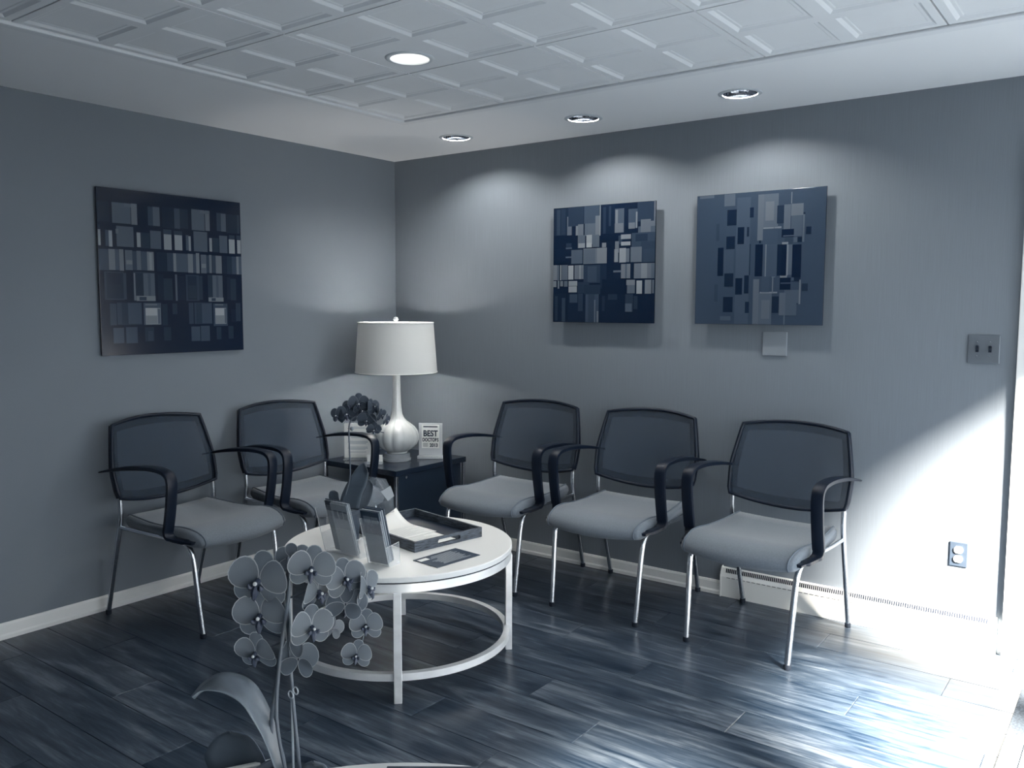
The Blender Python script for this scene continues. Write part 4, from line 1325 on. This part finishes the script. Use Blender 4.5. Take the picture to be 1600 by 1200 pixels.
A3 = [(970,1030,84,146,.33),(830,912,92,108,.33),(1040,1115,100,770,.27),(985,1035,250,500,.24),(988,1040,165,248,.04),(986,1034,305,372,.05),(940,972,365,514,.03),(975,1030,375,500,.26),(980,1030,500,570,.06),(976,1030,625,706,.04),(1048,1084,256,345,.03),(1042,1080,525,612,.03),(1085,1120,345,510,.08),(1088,1102,345,510,.04),(1098,1110,255,305,.08),(1112,1132,152,205,.05),(1090,1115,510,606,.06),(1098,1120,650,710,.07),(928,946,240,330,.2),(925,944,560,650,.2),
 (1155,1186,84,325,.36),(1186,1262,80,255,.34),(1195,1240,120,220,.39),(1140,1172,530,772,.35),(1172,1240,600,772,.32),(1186,1230,640,740,.36),(1186,1280,252,262,.44),(1176,1268,596,604,.44),(1156,1180,290,325,.28),(1165,1175,305,340,.06),(1196,1204,310,345,.06),(1216,1226,310,340,.07),(1184,1262,262,345,.25),(1146,1186,346,514,.02),(1190,1262,345,515,.26),(1200,1206,345,515,.40),(1212,1218,345,515,.42),(1222,1228,345,515,.40),(1236,1256,330,520,.33),(1240,1246,200,600,.38),(1262,1290,345,510,.04),(1284,1310,345,510,.02),(1312,1320,345,508,.44),(1320,1342,345,505,.32),(1340,1386,345,518,.01),
 (1256,1294,140,235,.12),(1292,1326,135,264,.35),(1328,1390,130,192,.38),(1326,1331,70,130,.40),(1330,1385,192,300,.30),(1282,1345,264,306,.02),(1290,1345,296,302,.3),(1300,1340,306,342,.2),(1345,1364,306,332,.3),(1364,1390,304,332,.05),(1388,1398,180,330,.34),(1370,1400,176,186,.08),(1406,1432,250,290,.06),(1286,1318,332,344,.44),(1394,1424,550,590,.1),
 (1280,1316,508,520,.44),(1280,1336,520,584,.02),(1284,1340,546,552,.26),(1340,1385,515,540,.05),(1340,1352,518,536,.28),(1380,1388,530,660,.42),(1305,1380,585,655,.30),(1366,1374,655,662,.05),(1242,1278,620,708,.08),(1280,1312,600,720,.34),(1312,1370,655,720,.30),(1184,1226,515,598,.25),(1188,1196,515,545,.06),(1212,1224,515,540,.07),(1152,1170,540,570,.1),(1305,1311,700,772,.36),(960,1020,728,750,.3)]
art('wall_picture', 'grey picture with dark bars around a pale column, rightmost of the three', 2.137, 2.772, 1.384, 2.019, 'back', 0.235, unwarp(A3, 815, 1502, 97, 38, 770, 773), .034)

# ================================================================== WALL PLATES
pl = empty('blank_plate', (2.5375, 0, 1.2915), 0, 'plain square wall plate below the rightmost picture', 'wall plate')
MB().box(-.061, .061, -.008, 0, -.0585, .0585).build('cover_plate', 'plate_paint', pl, bevel=.004)
sw = empty('light_switch', (3.4305, 0, 1.2945), 0, 'double metal light switch plate near the door casing', 'light switch')
MB().box(-.061, .061, -.007, 0, -.0605, .0605).build('cover_plate', 'plate_metal', sw, bevel=.004)
for s in (-1, 1):
    MB().box(s * .024 - .006, s * .024 + .006, -.0078, -.0065, -.013, .013).build('toggle_slot', 'black_plastic', sw)
    MB().obox((s * .024, -.012, .004), (.004, 0, 0), (0, .007, .004), (0, -.003, .006)).build('toggle', 'black_plastic', sw)
    for z in (-.03, .03):
        MB().lathe([(0, 0), (.0035, 0), (.003, .0015), (0, .002)], 10).build('screw', 'chrome', sw).matrix_local = Matrix.Translation((s * .024, -.007, z)) @ Matrix.Rotation(PI / 2, 4, 'X')
ou = empty('power_outlet', (3.3745, 0, .402), 0, 'dark power outlet with two white safety caps low on the sunlit wall', 'outlet')
MB().box(-.036, .036, -.006, 0, -.054, .054).build('cover_plate', 'outlet_plate', ou, bevel=.003)
for z in (-.020, .020):
    b = MB()
    n = 24
    pr_ = [(.0175 * math.cos(2 * PI * k / n), max(-.0145, min(.0145, .0175 * math.sin(2 * PI * k / n)))) for k in range(n)]
    vs = [(x, -.006, zz) for (x, zz) in pr_] + [(x, -.011, zz) for (x, zz) in pr_]
    b.add(vs, [tuple(range(n)), tuple(range(n, 2 * n))] + [(k, (k + 1) % n, n + (k + 1) % n, n + k) for k in range(n)])
    b.build('safety_cap', 'outlet_cap', ou).location = (0, 0, z)

# ================================================================== RUG BY THE DOOR
rg = empty('door_mat', (3.668, -1.75, 0), 0, 'grey woven door mat at the bottom right corner', 'mat')
MB().box(0, 1.0, -.95, 1.40, .0005, .007).build('mat_base', 'rug', rg, bevel=.002)
MB().box(.06, .94, -.89, 1.34, .007, .010).build('pile', 'rug_pale', rg, bevel=.002)

# ================================================================== RECESSED LIGHTS
def can(loc, r, label, group, power, refl, depth, lr, spot=None):
    t = empty('recessed_light', loc, 0, label, 'ceiling light', group)
    b = MB().lathe([(r - .002, .0), (r - .002, -.004), (r + .006, -.005), (r + .016, -.002), (r + .017, .0)], 40)
    b.f = [f for f in b.f if len(f) == 4]; b.c = [None] * len(b.f)
    b.build('trim_ring', 'can_trim', t, smooth=True, angle=50)
    b = MB().lathe([(r - .001, .0), (r - .004, .02), (r - .010, .045), (r - .020, .075), (r - .030, depth)], 40)
    b.f = [f for f in b.f if len(f) == 4]; b.c = [None] * len(b.f)
    b.build('reflector', refl, t, smooth=(refl != 'reflector'), angle=60)
    MB().lathe([(0, depth), (r - .029, depth), (r - .029, depth + .004), (0, depth + .004)], 40).build('can_top', 'can_inner', t)
    MB().lathe([(0, depth - .035), (.018, depth - .033), (.028, depth - .022), (.030, depth - .010), (.018, depth)], 24).build('bulb', 'bulb_glow', t, smooth=True)
    if spot:
        l = bpy.data.lights.new('can_light', 'SPOT')
        l.spot_size = math.radians(spot); l.spot_blend = 1.0; l.shadow_soft_size = lr
    else:
        l = bpy.data.lights.new('can_light', 'AREA')
        l.shape = 'DISK'; l.size = 2 * lr
    l.energy = power; l.color = (1, .98, .94)
    o = bpy.data.objects.new('can_light', l); COL.objects.link(o); o.parent = t
    o.location = (0, 0, depth - .038 if spot else .036)
    return t
TZC = H - .006
can((*TC, TZC), TCAN_R, 'bright round downlight set in the ceiling tiles above the coffee table', 'downlights in the tile ceiling', TILE_CAN_POWER, 'reflector_white', .095, .03, 80)
for (c, lab) in zip(CANS, ('chrome recessed wall light nearest the room corner', 'chrome recessed wall light above the middle picture', 'chrome recessed wall light above the rightmost picture')):
    can((*c, H), CAN_R, lab, 'wall-washing downlights in the soffit', CAN_POWER, 'reflector', .095, .03)
